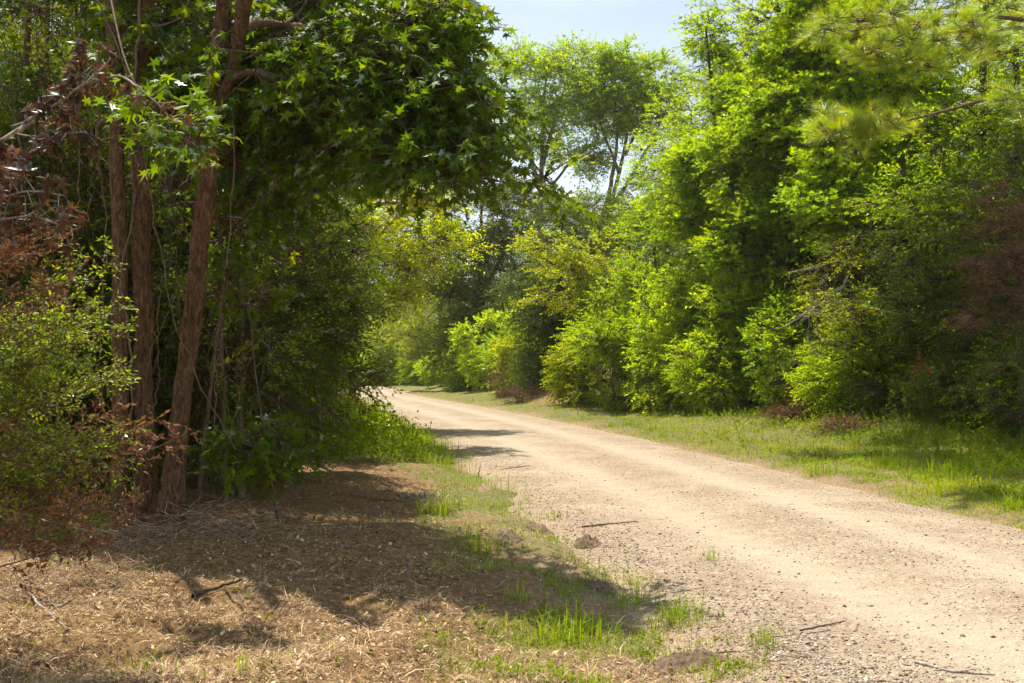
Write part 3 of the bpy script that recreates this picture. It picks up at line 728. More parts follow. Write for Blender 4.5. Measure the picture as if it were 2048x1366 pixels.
# low sweetgum shoots in front of the trunks and at their right foot
b = gp(560, 0, 10.6)
grow('sweetgum_sapling', 'low dark star-leaved sweetgum sapling at the right foot of the leaning trunk', 'sapling',
     [[b, P(530, 880, 10.5), P(505, 700, 10.4), P(495, 560, 10.4)]],
     [ell(470, 820, 10.6, 75, 85, .5, 16), ell(530, 890, 10.5, 60, 60, .4, 12), ell(470, 620, 10.6, 60, 80, .4, 10), ell(500, 720, 10.8, 60, 60, .4, 8)],
     'dark', 'twig', size=.11, kind='star', k=7, L=.3, R_cl=.22, nsp=6, trunk_r=[.012], top_r=.004, sides=6, branch_r=.008, flare=1, hang=.35)
b = gp(318, 0, 8.0)
grow('sweetgum_sapling', 'hanging fan of mid-green star leaves in front of the two straight trunks', 'sapling',
     [[P(216, -180, 10.0), P(210, -60, 9.2), P(240, 90, 8.4), P(275, 190, 8.0), P(330, 250, 7.9), P(400, 300, 7.8)]],
     [ell(320, 225, 7.9, 34, 30, .2, 4), ell(370, 280, 7.8, 40, 34, .25, 6)],
     'gum', 'twig', size=.115, kind='star', k=8, L=.25, R_cl=.16, nsp=5, trunk_r=[.012], top_r=.004, sides=6, branch_r=.007, flare=1, hang=.35, cut=False)

# --- thin bare stems among the undergrowth at the left
for i, (x0, y0, x1, y1, Z, r_) in enumerate(((480, 900, 492, -60, 12.5, .055), (452, 980, 446, 60, 12.0, .03), (160, 1000, 168, -50, 12.8, .07), (112, 960, 95, -60, 14, .05), (200, 980, 150, 0, 12.0, .028), (560, 900, 590, 0, 15, .05), (40, 900, 60, -40, 13.2, .06), (640, 860, 610, 60, 17, .05), (395, 960, 520, 250, 11.4, .02), (330, 800, 350, -40, 14, .06))):
    T = [P(x0, y0, Z), P(x0 * .6 + x1 * .4 + random.uniform(-14, 14), y0 * .6 + y1 * .4, Z), P(x1, y1, Z), P(x1 + 10, y1 - 260, Z)]; T[0][2] = float(land(T[0][0], T[0][1]))
    t = T[2]
    grow('young_tree', ['thin brown sapling stem rising through the undergrowth right of the leaning trunk', 'very thin upright stem close beside the leaning trunk', 'dark stem in the shade left of the two straight trunks', 'dark slanting stem in the shade near the left edge',
                        'whip-thin stem bending left in front of the dark thicket', 'slim stem in the thicket below the pine boughs', 'dark stem at the far left behind the dead leaves', 'slim stem at the right end of the dark thicket', 'thin leaning whip crossing the thicket to the upper right', 'slim dark stem seen between the thick trunk and the leaning one'][i], 'young tree', [T],
         [(t + np.array([0, 0, .5]), np.array([1.3, 1.2, 1.3]), 22), (t + np.array([0, 0, -1.6]), np.array([.9, .9, .9]), 7)],
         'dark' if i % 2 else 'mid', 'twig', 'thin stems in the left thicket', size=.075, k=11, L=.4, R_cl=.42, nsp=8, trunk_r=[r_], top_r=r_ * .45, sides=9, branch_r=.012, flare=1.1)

# --- left thicket: a wall of shrubs in the shade
def shrub(name, label, x, y, w, h, dpt, leaf='dark', size=.06, n=70, k=12, kind='oval', group=None, nstem=6, nsp=10, lo=.12, R_cl=.32, L=.36, cut=True, bark='twig', **kw):
    """many-stemmed shrub standing at (x, y): width, height, depth in metres"""
    b = np.array([x, y, float(land(x, y)) - .03])
    tr = []
    for i in range(nstem):
        a = rng.normal(0, 1, 2); e = b + [a[0] * w * .22, a[1] * dpt * .2, h * rng.uniform(.6, .9)]
        s_ = b + [rng.normal(0, w * .08), rng.normal(0, dpt * .08), 0]; s_[2] = float(land(s_[0], s_[1])) - .03
        tr.append([s_, (s_ + e) / 2 + [a[0] * w * .03, 0, h * .05], e])
    els = [(b + [0, 0, h * .52], np.array([w / 2, dpt / 2, h * .5]), int(n * .6))]
    for i in range(4):
        els.append((b + [rng.uniform(-.33, .33) * w, rng.uniform(-.3, .3) * dpt, h * rng.uniform(.3, .85)], np.array([w * .26, dpt * .26, h * .22]), int(n * .14) + 1))
    return grow(name, label, 'shrub', tr, els, leaf, bark, group, size=size, kind=kind, k=k, L=L, R_cl=R_cl, nsp=nsp, trunk_r=[.022] * nstem, top_r=.006, sides=5, branch_r=.010, flare=1.0, cut=cut, shell=.35, **kw)
gT = 'shaded shrubs of the left thicket'
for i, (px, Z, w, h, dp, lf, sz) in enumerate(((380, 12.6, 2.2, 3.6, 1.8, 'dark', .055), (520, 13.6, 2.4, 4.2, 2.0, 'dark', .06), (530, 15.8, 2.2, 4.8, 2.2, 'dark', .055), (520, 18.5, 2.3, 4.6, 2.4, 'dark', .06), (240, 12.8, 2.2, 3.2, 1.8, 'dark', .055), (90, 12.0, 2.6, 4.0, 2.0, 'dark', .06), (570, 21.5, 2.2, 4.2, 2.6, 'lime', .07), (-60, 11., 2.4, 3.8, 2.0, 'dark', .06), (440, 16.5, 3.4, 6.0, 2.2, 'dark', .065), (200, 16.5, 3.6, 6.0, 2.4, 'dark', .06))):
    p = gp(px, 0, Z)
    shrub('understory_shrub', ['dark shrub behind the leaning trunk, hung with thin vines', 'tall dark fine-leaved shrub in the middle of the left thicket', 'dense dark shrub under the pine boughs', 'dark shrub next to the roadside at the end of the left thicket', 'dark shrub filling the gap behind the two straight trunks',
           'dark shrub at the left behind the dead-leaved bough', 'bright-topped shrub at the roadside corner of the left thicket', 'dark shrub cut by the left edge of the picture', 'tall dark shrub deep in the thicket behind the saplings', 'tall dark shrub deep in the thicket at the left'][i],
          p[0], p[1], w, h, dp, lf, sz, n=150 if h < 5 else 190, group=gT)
# the leafy bank where the left thicket meets the road
for i, (px, py, Z, w, h, dp, lf) in enumerate(((600, 0, 23.0, 2.0, 2.2, 2.2, 'maple'), (625, 0, 26, 1.8, 2.0, 2.2, 'maple'), (690, 0, 24.5, 1.5, .8, 1.6, 'lime'), (608, 0, 31, 2.2, 2.3, 2.6, 'lime'), (590, 0, 40, 2.6, 2.6, 3.0, 'maple'), (555, 0, 20.5, 1.5, .9, 1.4, 'maple'))):
    p = gp(px, 0, Z)
    shrub('roadside_shrub', ['rich green leafy shrub spilling towards the road past the thicket', 'green vine-draped shrub just beyond the spilling one', 'low sprawling weedy bush touching the left road edge', 'bright shrub at the left of the road before the bend', 'green shrub at the bend hiding the road behind it', 'small green bush at the edge of the bare ground'][i],
          p[0], p[1], w, h, dp, lf, .075, n=60, L=.4, k=12)

# --- left pine, sunlight put into its needle colour
b = gp(655, 0, 25.0)
grow('pine_tree', 'pine with long sunlit-coloured needles whose low boughs reach over the left thicket', 'pine tree',
     [[b, P(652, 500, 25.0), P(650, 200, 25.0), P(648, -250, 25.0)]],
     [ell(720, 395, 24.0, 150, 42, 1.5, 44), ell(815, 400, 23.8, 70, 42, 1.0, 28), ell(640, 330, 24.0, 110, 50, 1.4, 26), ell(770, 300, 24.5, 130, 34, 1.4, 22), ell(560, 420, 23.0, 110, 60, 1., 26), ell(700, 120, 24.5, 150, 160, 1.6, 60), ell(730, 480, 23.9, 70, 26, .8, 12)],
     'pinelit', 'pine', size=.22, kind='needt', k=46, L=.24, R_cl=.34, nsp=6, needles=True, trunk_r=[.14], top_r=.06, sides=14, branch_r=.035, flare=1.1, shell=.2, nfreq=.3, ncut=.2, flat=.5, up=-.05, cut=False)

# --- tree with small leaves coloured as if backlit, overhanging the road at the left
b = gp(700, 0, 31)
grow('overhanging_tree', 'small-leaved tree with a backlit glow put into its yellow-green colour, leaning out over the left road edge', 'tree',
     [[b, P(712, 640, 30.5), P(740, 520, 30), P(780, 430, 29.8)], [P(706, 690, 31), P(680, 520, 31), P(690, 380, 31)]],
     [ell(800, 470, 29.5, 110, 70, 1.4, 70), ell(880, 500, 29.4, 55, 40, .7, 16), ell(740, 570, 29.5, 90, 80, 1.3, 66), ell(700, 500, 30.5, 110, 110, 1.6, 70), ell(740, 640, 29.8, 32, 46, .6, 10), ell(650, 690, 31, 40, 70, .8, 20), ell(840, 420, 29.8, 80, 45, 1., 22), ell(690, 380, 31, 110, 90, 1.5, 40)],
     'glow', 'grey', size=.095, k=13, L=.5, R_cl=.45, nsp=9, trunk_r=[.11, .08], top_r=.03, branch_r=.02, shell=.35, nfreq=.8, ncut=.3, cut=False)

# --- centre: two tall open trees against the sky
b = gp(1068, 0, 72)
grow('tall_tree', 'tall straight open-crowned tree against the sky, left of the forked one', 'tree',
     [[b, P(1078, 600, 72), P(1080, 420, 72), P(1086, 260, 72), P(1092, 160, 72)], [P(1084, 330, 72), P(1110, 240, 72), P(1130, 170, 72)], [P(1082, 380, 72), P(1050, 280, 72), P(1040, 200, 72)], [P(1084, 400, 72), P(1135, 330, 72), P(1180, 290, 72)]],
     [ell(1080, 175, 72, 85, 80, 3., 60), ell(1150, 150, 72, 62, 58, 2.6, 40), ell(1130, 240, 72, 95, 60, 3., 34), ell(1050, 230, 72, 70, 70, 2.6, 26), ell(1105, 310, 72, 100, 50, 2.6, 20), ell(1165, 300, 72, 45, 40, 1.5, 9), ell(1040, 130, 72, 40, 36, 1.5, 14)],
     'maple', 'grey', size=.22, k=12, L=.9, R_cl=.72, nsp=12, trunk_r=[.36, .16, .16, .1], top_r=.06, branch_r=.045, up=.05, shell=.45, nfreq=.5, ncut=.34, cut=False, flat=.7)
b = gp(1180, 0, 70)
grow('tall_tree', 'tall pale-barked tree forking into two rising stems in front of the sky gap', 'tree',
     [[b, P(1200, 520, 70), P(1212, 430, 70), P(1240, 350, 70), P(1262, 220, 70), P(1266, 130, 70)], [P(1205, 440, 70), P(1222, 370, 70), P(1236, 280, 70), P(1228, 180, 70)], [P(1214, 430, 70), P(1265, 350, 70), P(1310, 270, 70), P(1340, 200, 70)], [P(1250, 310, 70), P(1290, 230, 70), P(1300, 150, 70)], [P(1238, 345, 70), P(1205, 260, 70), P(1190, 200, 70)]],
     [ell(1250, 165, 70, 75, 66, 2.6, 62), ell(1310, 170, 70, 70, 46, 2.4, 40), ell(1220, 205, 70, 60, 60, 2.2, 36), ell(1200, 270, 70, 50, 45, 1.8, 14), ell(1290, 230, 70, 80, 36, 2.4, 26), ell(1330, 290, 70, 55, 60, 2., 18), ell(1240, 120, 70, 40, 30, 1.6, 18), ell(1320, 380, 70, 46, 60, 2., 18), ell(1190, 320, 70, 26, 26, 1., 4)],
     'maple', 'grey', size=.22, k=12, L=.85, R_cl=.68, nsp=12, trunk_r=[.25, .16, .15, .1, .1], top_r=.05, branch_r=.04, up=.04, shell=.45, nfreq=.4, ncut=.42, cut=False, flat=.7)

# --- centre: dark trees at the bend
b = gp(960, 0, 76)
grow('broad_tree', 'broad dark tree veiled by dusty air above the bend of the road', 'tree',
     [[b, P(955, 640, 76), P(960, 480, 76), P(970, 370, 76)], [P(955, 620, 76), P(900, 520, 76), P(880, 440, 76)], [P(958, 600, 76), P(1010, 500, 76), P(1040, 430, 76)]],
     [ell(960, 430, 75, 110, 90, 3.2, 90), ell(900, 520, 74, 80, 80, 2.6, 60), ell(1000, 540, 74, 100, 80, 2.8, 76), ell(930, 620, 74, 90, 60, 2.4, 56), ell(1040, 430, 75, 50, 60, 2., 24), ell(980, 370, 76, 60, 40, 2, 26), ell(870, 600, 75, 60, 60, 1.5, 40), ell(950, 690, 74, 80, 50, 2., 56), ell(880, 680, 74, 60, 50, 1.8, 36), ell(1010, 650, 74, 60, 50, 1.8, 30)],
     'mid', 'dark', size=.2, k=13, L=.9, R_cl=.85, nsp=12, trunk_r=[.3, .16, .16], top_r=.06, branch_r=.05, shell=.4, nfreq=.4, ncut=.33, cut=False, flat=.6)
b = gp(1112, 0, 52)
grow('cedar_tree', 'nearly black cedar with a thick shaded trunk standing behind the earth bank', 'cedar tree',
     [[b, P(1115, 660, 52), P(1122, 520, 52), P(1128, 420, 52)]],
     [ell(1105, 590, 51, 85, 80, 2.2, 80), ell(1050, 620, 50, 60, 50, 1.5, 36), ell(1140, 640, 51, 60, 60, 1.6, 30), ell(1100, 720, 50.5, 55, 70, 1.3, 54), ell(1150, 720, 50.5, 36, 60, 1., 22), ell(1130, 480, 52, 60, 70, 1.8, 50), ell(1180, 560, 52, 50, 90, 1.6, 40), ell(1080, 760, 50, 36, 30, .9, 14)],
     'cedar', 'dark', size=.12, k=14, L=.7, R_cl=.6, nsp=11, trunk_r=[.3], top_r=.08, branch_r=.04, shell=.4, nfreq=.5, ncut=.3, cut=False, flat=.5, droop=.3)
b = gp(1165, 0, 44)
grow('yellowing_tree', 'slim tree with yellowish leaf sprays in front of the dark cedar', 'tree',
     [[b, P(1168, 650, 44), P(1160, 560, 44), P(1140, 490, 44)], [P(1168, 640, 44), P(1220, 560, 44), P(1235, 500, 44)]],
     [ell(1085, 485, 43, 36, 22, .7, 10), ell(1120, 540, 43, 56, 26, .9, 18), ell(1185, 500, 43, 50, 30, .9, 17), ell(1225, 560, 43, 45, 34, .9, 18), ell(1110, 590, 43, 46, 20, .7, 9), ell(1180, 600, 43.5, 60, 30, .9, 14), ell(1200, 640, 43.5, 36, 24, .7, 7)],
     'olive', 'grey', size=.13, k=13, L=.62, R_cl=.42, nsp=10, trunk_r=[.13, .07], top_r=.03, branch_r=.022, shell=.2, cut=False, flat=.4, nfreq=.2, ncut=.1)
for i, (px, py, Z, rx, ry, lf, lab) in enumerate((
    (1185, 440, 58, 70, 50, 'dark', 'round dark green crown below the fork of the tall tree'), (1260, 500, 52, 70, 70, 'dark', 'dark green tree behind the right end of the yellowing tree'), (1150, 415, 80, 60, 26, 'far', 'pale green treetop low in the sky gap'), (1310, 480, 48, 50, 60, 'maple', 'mid green tree filling the dip right of the sky gap'), (1240, 452, 95, 60, 24, 'far', 'distant treetops at the foot of the sky gap'))):
    b = gp(px, 0, Z)
    grow('gap_tree', lab, 'tree', [[b, P(px + 4, 640, Z), P(px, py, Z)]], [ell(px, py, Z, rx, ry, rx * Z / FPX, 56), ell(px, py + 90, Z, rx * 1.15, 75, rx * Z / FPX, 56), ell(px + 6, py + 200, Z, rx * 1.1, 80, rx * Z / FPX, 46)],
         lf, 'dark', size=.15, k=12, L=.8, R_cl=.7, nsp=10, trunk_r=[.16], top_r=.05, branch_r=.03, cut=False, shell=.3)
# trees and shrubs beyond the bend
for i, (px, top, Z, rx, lf) in enumerate(((700, 610, 128, 80, 'far'), (760, 560, 118, 70, 'far'), (830, 540, 108, 80, 'far'), (880, 560, 96, 60, 'far'), (640, 560, 120, 80, 'far'), (800, 620, 100, 50, 'far'), (720, 640, 104, 45, 'lime'))):
    s = Z / FPX; h = (735 - top) * s; b = gp(px, 0, Z)
    grow('distant_tree', ['pale distant tree at the left end of the far tree line', 'tall distant tree in the middle of the far tree line', 'distant tree touching the boughs of the dusty dark tree', 'distant tree just left of the dusty dark tree', 'distant tree half hidden by the left thicket', 'low distant tree in front of the far tree line', 'small yellow-green tree beyond the bend'][i], 'tree',
         [[b, b + [0, 0, h * .5], b + [0, 0, h * .85]]], [(b + [0, 0, h * .68], np.array([rx * s, rx * s, h * .32]), 70), (b + [0, 0, h * .3], np.array([rx * s * 1.1, rx * s, h * .26]), 60)],
         lf, 'grey', 'trees beyond the bend', size=.24, k=10, L=1.1, R_cl=1.0, nsp=10, trunk_r=[.22], top_r=.06, branch_r=.05, cut=False, shell=.4)
for i, (px, Z, w, h, lf, lab) in enumerate((
    (1000, 66, 4.0, 4.4, 'lime', 'rounded bright shrub at the right of the bend, a pale dead twig in it'), (1055, 58, 2.6, 2.6, 'olive', 'yellow-green bush between the rounded shrub and the cedar'), (1040, 60, 3.0, 3.6, 'maple', 'green bush at the left foot of the cedar'), (895, 84, 4.0, 2.2, 'lime', 'bushy clump on the verge beyond the bend'), (935, 72, 2.6, 1.8, 'maple', 'low green bush on the verge in front of the dusty tree'),
    (830, 100, 3.0, 3.4, 'lime', 'upright yellow-green bush where the verge curves away'), (850, 94, 3.4, 2.4, 'maple', 'green bush at the far end of the verge'), (760, 112, 5.0, 2.6, 'lime', 'long row of weeds beyond the vanishing road'), (715, 118, 4.4, 2.8, 'lime', 'weedy bush at the left end beyond the vanishing road'), (800, 108, 4.0, 2.2, 'far', 'grey-green weeds beyond the bend'), (960, 70, 3.6, 3.0, 'far', 'shaded bush under the dusty dark tree'), (1085, 55, 1.8, 1.6, 'dark', 'small dark bush at the foot of the cedar'))):
    p = gp(px, 0, Z)
    shrub('verge_bush', lab, p[0], p[1], w, h, w * .8, lf, .17, n=120, group='bushes along the far verge', R_cl=.5, L=.55, cut=False, flat=.9)

# --- right: the sunlit shrub mass
for i, (px, Z, w, h, lf, kd, lab) in enumerate((
    (1160, 41, 1.3, 2.3, 'yellow', 'oval', 'thin yellow-leaved bush at the left end of the right shrub mass'), (1235, 38.5, 2.5, 3.4, 'lime', 'slim', 'bright leafy shrub at the left end of the right shrub mass'), (1330, 36, 2.8, 3.9, 'lime', 'oval', 'tall glowing green shrub in the middle of the right shrub mass'), (1430, 33.0, 1.7, 2.2, 'lime', 'slim', 'plume-like bright weed bush jutting from the right shrub mass'),
    (1500, 33.5, 2.6, 3.7, 'olive', 'oval', 'olive-tinted fine-leaved shrub right of the plume-like bush'), (1420, 36.5, 3.0, 4.4, 'lime', 'oval', 'tall shrub behind the plume-like bush'), (1590, 30.5, 1.7, 3.2, 'maple', 'oval', 'shaded shrub below the bleached twig tangle'), (1690, 27.5, 1.5, 1.9, 'lime', 'slim', 'narrow sunlit weed clump in front of the dark right thicket'), (1760, 26.5, 1.4, 1.5, 'olive', 'oval', 'small yellow-green bush left of the red ribbon'), (1290, 39, 3.0, 5.2, 'maple', 'oval', 'tall green shrub rising behind the right shrub mass'))):
    p = gp(px, 0, Z)
    shrub('sunlit_shrub', lab, p[0], p[1], w * 1.3, h * .95, w * .9, 'lime' if lf == 'olive' else lf, .115, n=170 if w > 2 else 90, group='shrubs along the right verge', kind=kd, R_cl=.36, L=.40, k=13, cut=False, nstem=9, flat=.9)

# --- right: tall broadleaf trees
b = gp(1440, 0, 37)
grow('maple_tree', 'sunlit sweetgum with a jagged pointed top at the right of the sky gap', 'tree',
     [[b, P(1445, 640, 37), P(1440, 420, 37), P(1430, 250, 37), P(1412, 60, 37)], [P(1444, 600, 37), P(1500, 420, 37), P(1530, 250, 37), P(1560, 60, 37)]],
     [ell(1415, 70, 37, 16, 50, .4, 12), ell(1435, 130, 37, 36, 24, .7, 12), ell(1475, 220, 36.5, 70, 70, 1.4, 54), ell(1420, 220, 36.5, 40, 40, .9, 18), ell(1435, 340, 36, 80, 70, 1.5, 70), ell(1380, 330, 36, 36, 36, .8, 12), ell(1365, 440, 36, 46, 40, 1., 22), ell(1455, 480, 36, 100, 70, 1.6, 80), ell(1325, 400, 36.5, 30, 12, .6, 5), ell(1490, 330, 36.5, 90, 110, 1.6, 76), ell(1500, 180, 37, 50, 60, 1.2, 26), ell(1365, 540, 36, 80, 50, 1.3, 30)],
     'maple', 'dark', size=.15, kind='star', k=9, nj=.75, jit=.55, L=.40, R_cl=.42, nsp=12, trunk_r=[.13, .10], top_r=.035, branch_r=.025, shell=.5, nfreq=.8, ncut=.42, cut=False)
b = gp(1580, 0, 34)
grow('maple_tree', 'tall sweetgum leaning left over its pointed neighbour, orange leaves at its top', 'tree',
     [[b, P(1575, 600, 34), P(1570, 380, 34), P(1580, 150, 34), P(1590, -150, 34)]],
     [ell(1590, 50, 33.5, 80, 90, 1.4, 56), ell(1640, 90, 33.5, 90, 110, 1.5, 60), ell(1540, 170, 33.5, 60, 70, 1.2, 40), ell(1600, 270, 33, 140, 90, 1.8, 96), ell(1520, 330, 33.3, 100, 90, 1.5, 66), ell(1620, 420, 33, 110, 80, 1.6, 64), ell(1520, 480, 33, 90, 70, 1.3, 44), ell(1640, -90, 34, 110, 110, 1.8, 50)],
     'maple', 'dark', size=.145, kind='star', k=9, nj=.75, jit=.55, L=.40, R_cl=.42, nsp=12, trunk_r=[.15], top_r=.06, branch_r=.025, shell=.5, nfreq=.8, ncut=.42, cut=False)
b = gp(1700, 0, 31)
grow('maple_tree', 'darker broadleaf tree behind the pine boughs at the right', 'tree',
     [[b, P(1690, 560, 31), P(1695, 300, 31), P(1700, 0, 31)], [P(1690, 500, 31), P(1780, 300, 31), P(1800, 100, 31)]],
     [ell(1720, 130, 31, 100, 110, 1.6, 50), ell(1700, 300, 30.5, 110, 80, 1.5, 60), ell(1800, 230, 30.5, 90, 90, 1.4, 46), ell(1680, 440, 30, 120, 80, 1.5, 66), ell(1800, 420, 29.5, 90, 80, 1.3, 44), ell(1720, -60, 31, 150, 90, 1.8, 36), ell(1800, 40, 31, 80, 60, 1.2, 22)],
     'maple', 'dark', size=.14, k=11, kind='star', nj=.75, jit=.55, L=.42, R_cl=.46, nsp=13, trunk_r=[.16, .09], top_r=.05, branch_r=.025, shell=.4, nfreq=.7, ncut=.36, cut=False)
b = gp(1970, 0, 27)
grow('broadleaf_tree', 'dark-trunked broadleaf tree near the right edge with sky showing through its crown', 'tree',
     [[b, P(1968, 560, 27), P(1966, 300, 27), P(1968, 120, 27), P(1975, -100, 27)], [P(2040, 700, 27.5), P(2035, 300, 27.5), P(2030, -80, 27.5)]],
     [ell(1900, 250, 27, 90, 80, 1.1, 30), ell(2010, 300, 27, 80, 70, 1.1, 26), ell(1930, 60, 27, 110, 70, 1.3, 24), ell(2080, 100, 27, 110, 140, 1.4, 36), ell(1880, 400, 26, 110, 70, 1.2, 54), ell(2010, 430, 26, 100, 60, 1.2, 40), ell(2000, -60, 27, 150, 70, 1.3, 22)],
     'maple', 'dark', size=.10, k=11, L=.44, R_cl=.42, nsp=9, trunk_r=[.14, .10], top_r=.06, branch_r=.02, shell=.3, nfreq=.7, ncut=.38, cut=False)
# feathery small-leaved trees that make the dark right wall
for i, (px, Z, els, lf, lab) in enumerate((
    (1740, 27.5, [(1730, 520, 90, 50), (1760, 600, 80, 60), (1720, 680, 70, 60), (1790, 690, 70, 70), (1740, 770, 70, 50), (1820, 560, 70, 60)], 'dark', 'dark feathery-leaved elm left of the red ribbon'),
    (1870, 25.5, [(1860, 500, 90, 60), (1890, 590, 80, 60), (1930, 700, 70, 70), (1850, 640, 60, 60), (1900, 800, 80, 50), (1820, 800, 60, 46)], 'dark', 'dark feathery elm whose boughs surround the red ribbon'),
    (2000, 23.5, [(1990, 640, 90, 60), (2040, 730, 70, 70), (1960, 780, 70, 60), (2060, 560, 60, 80), (2040, 840, 80, 50), (2120, 700, 90, 150)], 'dark', 'dark elm in the shade at the right edge of the picture'),
    (1800, 29, [(1830, 470, 110, 56), (1750, 450, 90, 50), (1700, 560, 70, 60), (1900, 520, 90, 60)], 'olive', 'olive-green elm with drooping fine sprays above the dark right wall'))):
    b = gp(px, 0, Z)
    grow('elm_tree', lab, 'tree', [[b, P(px, 700, Z), P(px - 6, 560, Z), P(px + 5, 440, Z)], [b + [.3, .2, 0], P(px + 60, 650, Z), P(px + 90, 500, Z)]],
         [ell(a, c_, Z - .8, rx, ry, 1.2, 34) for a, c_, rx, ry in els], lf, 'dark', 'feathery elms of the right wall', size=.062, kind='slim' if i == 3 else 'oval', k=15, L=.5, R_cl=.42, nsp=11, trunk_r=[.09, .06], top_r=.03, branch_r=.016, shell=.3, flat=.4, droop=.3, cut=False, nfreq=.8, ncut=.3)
for i, (px, Z, w, h, lf) in enumerate(((1640, 29, 1.8, 1.6, 'dark'), (1840, 24.5, 2.0, 1.4, 'dark'), (1950, 22.8, 1.8, 1.3, 'dark'), (2050, 21.5, 2.2, 1.5, 'maple'), (2120, 20.0, 2.6, 2.2, 'dark'))):
    p = gp(px, 0, Z)
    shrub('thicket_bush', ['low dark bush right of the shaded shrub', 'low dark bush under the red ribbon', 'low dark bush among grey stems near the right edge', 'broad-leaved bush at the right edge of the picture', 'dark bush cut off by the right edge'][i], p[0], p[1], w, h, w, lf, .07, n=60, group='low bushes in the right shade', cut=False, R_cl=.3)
# dead, rust-brown cedar
b = gp(2040, 0, 21)
grow('dead_cedar', 'dead rust-brown cedar with bare drooping sprays at the right edge', 'tree',
     [[b, P(2045, 700, 21), P(2050, 500, 21), P(2060, 330, 21)]],
     [ell(2015, 560, 20.5, 45, 80, .8, 22), ell(1965, 550, 20.4, 36, 26, .5, 7), ell(2040, 470, 20.6, 50, 70, .8, 22), ell(1980, 640, 20.4, 60, 20, .5, 10), ell(2030, 400, 20.6, 40, 40, .6, 8)],
     'rust', 'twig', size=.055, kind='slim', k=12, L=.42, R_cl=.3, nsp=12, trunk_r=[.07], top_r=.03, branch_r=.012, shell=.1, flat=.45, droop=.35, cut=False)
# right pine: boughs come in from a trunk beyond the frame
b = gp(2240, 0, 16.5)
def pts_seg(a, b_, n, Z, j=14):
    return [ell(a[0] + (b_[0] - a[0]) * t, a[1] + (b_[1] - a[1]) * t, Z, j, j * .8, .35, 3) for t in np.linspace(0, 1, n)]
grow('pine_tree', 'pine at the right edge whose three long boughs of bright needles reach into the picture', 'pine tree',
     [[b, P(2245, 400, 16.5), P(2240, 0, 16.5), P(2240, -300, 16.5)],
      [P(2240, 120, 16.5), P(2060, 40, 15.6), P(1900, 25, 15.2), P(1800, 48, 15), P(1700, 62, 15)], [P(2240, 140, 16.5), P(2040, 50, 15.5), P(1950, 75, 15), P(1850, 80, 15), P(1740, 100, 14.8)],
      [P(2240, 330, 16.5), P(2000, 190, 15.8), P(1900, 220, 15.6), P(1800, 244, 15.4), P(1680, 280, 15.2)], [P(2240, 260, 16.5), P(2140, 230, 15.6), P(2050, 205, 15.3)]],
     pts_seg((1650, 55), (1800, 30), 6, 15) + pts_seg((1720, 85), (1960, 60), 8, 14.9, 20) + pts_seg((1740, 110), (1850, 130), 4, 14.8) + pts_seg((1850, 60), (2060, 95), 6, 15, 24)
     + pts_seg((1645, 265), (1780, 250), 6, 15.2, 15) + pts_seg((1660, 235), (1720, 285), 3, 15.2) + pts_seg((1740, 225), (1790, 235), 2, 15.2) + pts_seg((2030, 190), (2080, 230), 3, 15.2, 16) + pts_seg((2000, 10), (2150, 30), 4, 15.4, 20),
     'pine', 'pine', size=.22, kind='need', k=90, L=.22, R_cl=.20, nsp=4, needles=True, trunk_r=[.2, .045, .04, .04, .03], top_r=.012, sides=10, branch_r=.012, flare=1.0, shell=.1, nfreq=.01, ncut=-1, flat=.5, cut=False)

# --- woodland filling the depth behind both sides
protos = []
for i, (px, Z, h, lf, kd, sz) in enumerate(((120, 27, 12.5, 'dark', 'oval', .10), (1860, 44, 14.5, 'maple', 'star', .14), (420, 33, 11.0, 'mid', 'oval', .11))):
    b = gp(px, 0, Z)
    protos.append(grow('forest_tree', ['dark tree of the left wood seen through gaps in the thicket', 'green tree of the wood rising behind the right tree line', 'deep green tree of the left wood behind the thicket'][i], 'tree',
        [[b, b + [.1, 0, h * .5], b + [0, .1, h * .92]]], [(b + [0, 0, h * .75], np.array([2.6, 2.6, h * .24]), 90), (b + [.4, 0, h * .46], np.array([3.0, 3.0, h * .24]), 90), (b + [0, 0, h * .2], np.array([2.5, 2.5, h * .18]), 50)],
        lf, 'dark', 'trees of the wood behind', size=sz, kind=kd, k=10, L=.62, R_cl=.6, nsp=10, trunk_r=[.16], top_r=.04, branch_r=.03, shell=.35, cut=False, nfreq=.45, ncut=.33))
ctr = 0
def fill(px, Z, side, zs=1.):
    global ctr
    b = gp(px, 0, Z); src = protos[1] if side == 'R' and ctr % 3 else protos[ctr % 3]
    sc = random.uniform(.85, 1.15); ctr += 1
    copy_tree(src, b, random.uniform(0, 6.28), (sc, sc, sc * zs * random.uniform(.9, 1.1)),
              'tree of the left wood behind the thicket' if side == 'L' else ('tree of the wood behind the right tree line' if side == 'R' else 'tree of the wood closing the view beyond the bend'),
              {'L': 'trees of the left wood', 'R': 'trees of the right wood', 'C': 'trees closing the far view'}[side])
for px, Z, *zs in ((-40, 22), (40, 31), (260, 24), (330, 30), (400, 26, .6), (450, 37, .6), (200, 38), (60, 44), (510, 46, .7), (400, 46), (480, 60), (540, 64, .7), (-160, 28), (-220, 40), (560, 80), (640, 86), (300, 60), (100, 60)): fill(px, Z, 'L', *zs)
for px, Z in ((1540, 40), (1580, 38), (1640, 36), (1760, 34), (1380, 47), (1480, 44), (1580, 43), (1680, 41), (1780, 38), (1980, 38), (2080, 35), (2200, 31), (1420, 58), (1560, 56), (1700, 52), (1900, 52), (2050, 48), (2200, 44), (1330, 62), (2300, 27), (2400, 34)): fill(px, Z, 'R')
for px, Z in ((690, 150), (760, 142), (840, 135), (900, 122), (960, 105), (1020, 98), (1060, 90), (600, 140), (1120, 84)): fill(px, Z, 'C')

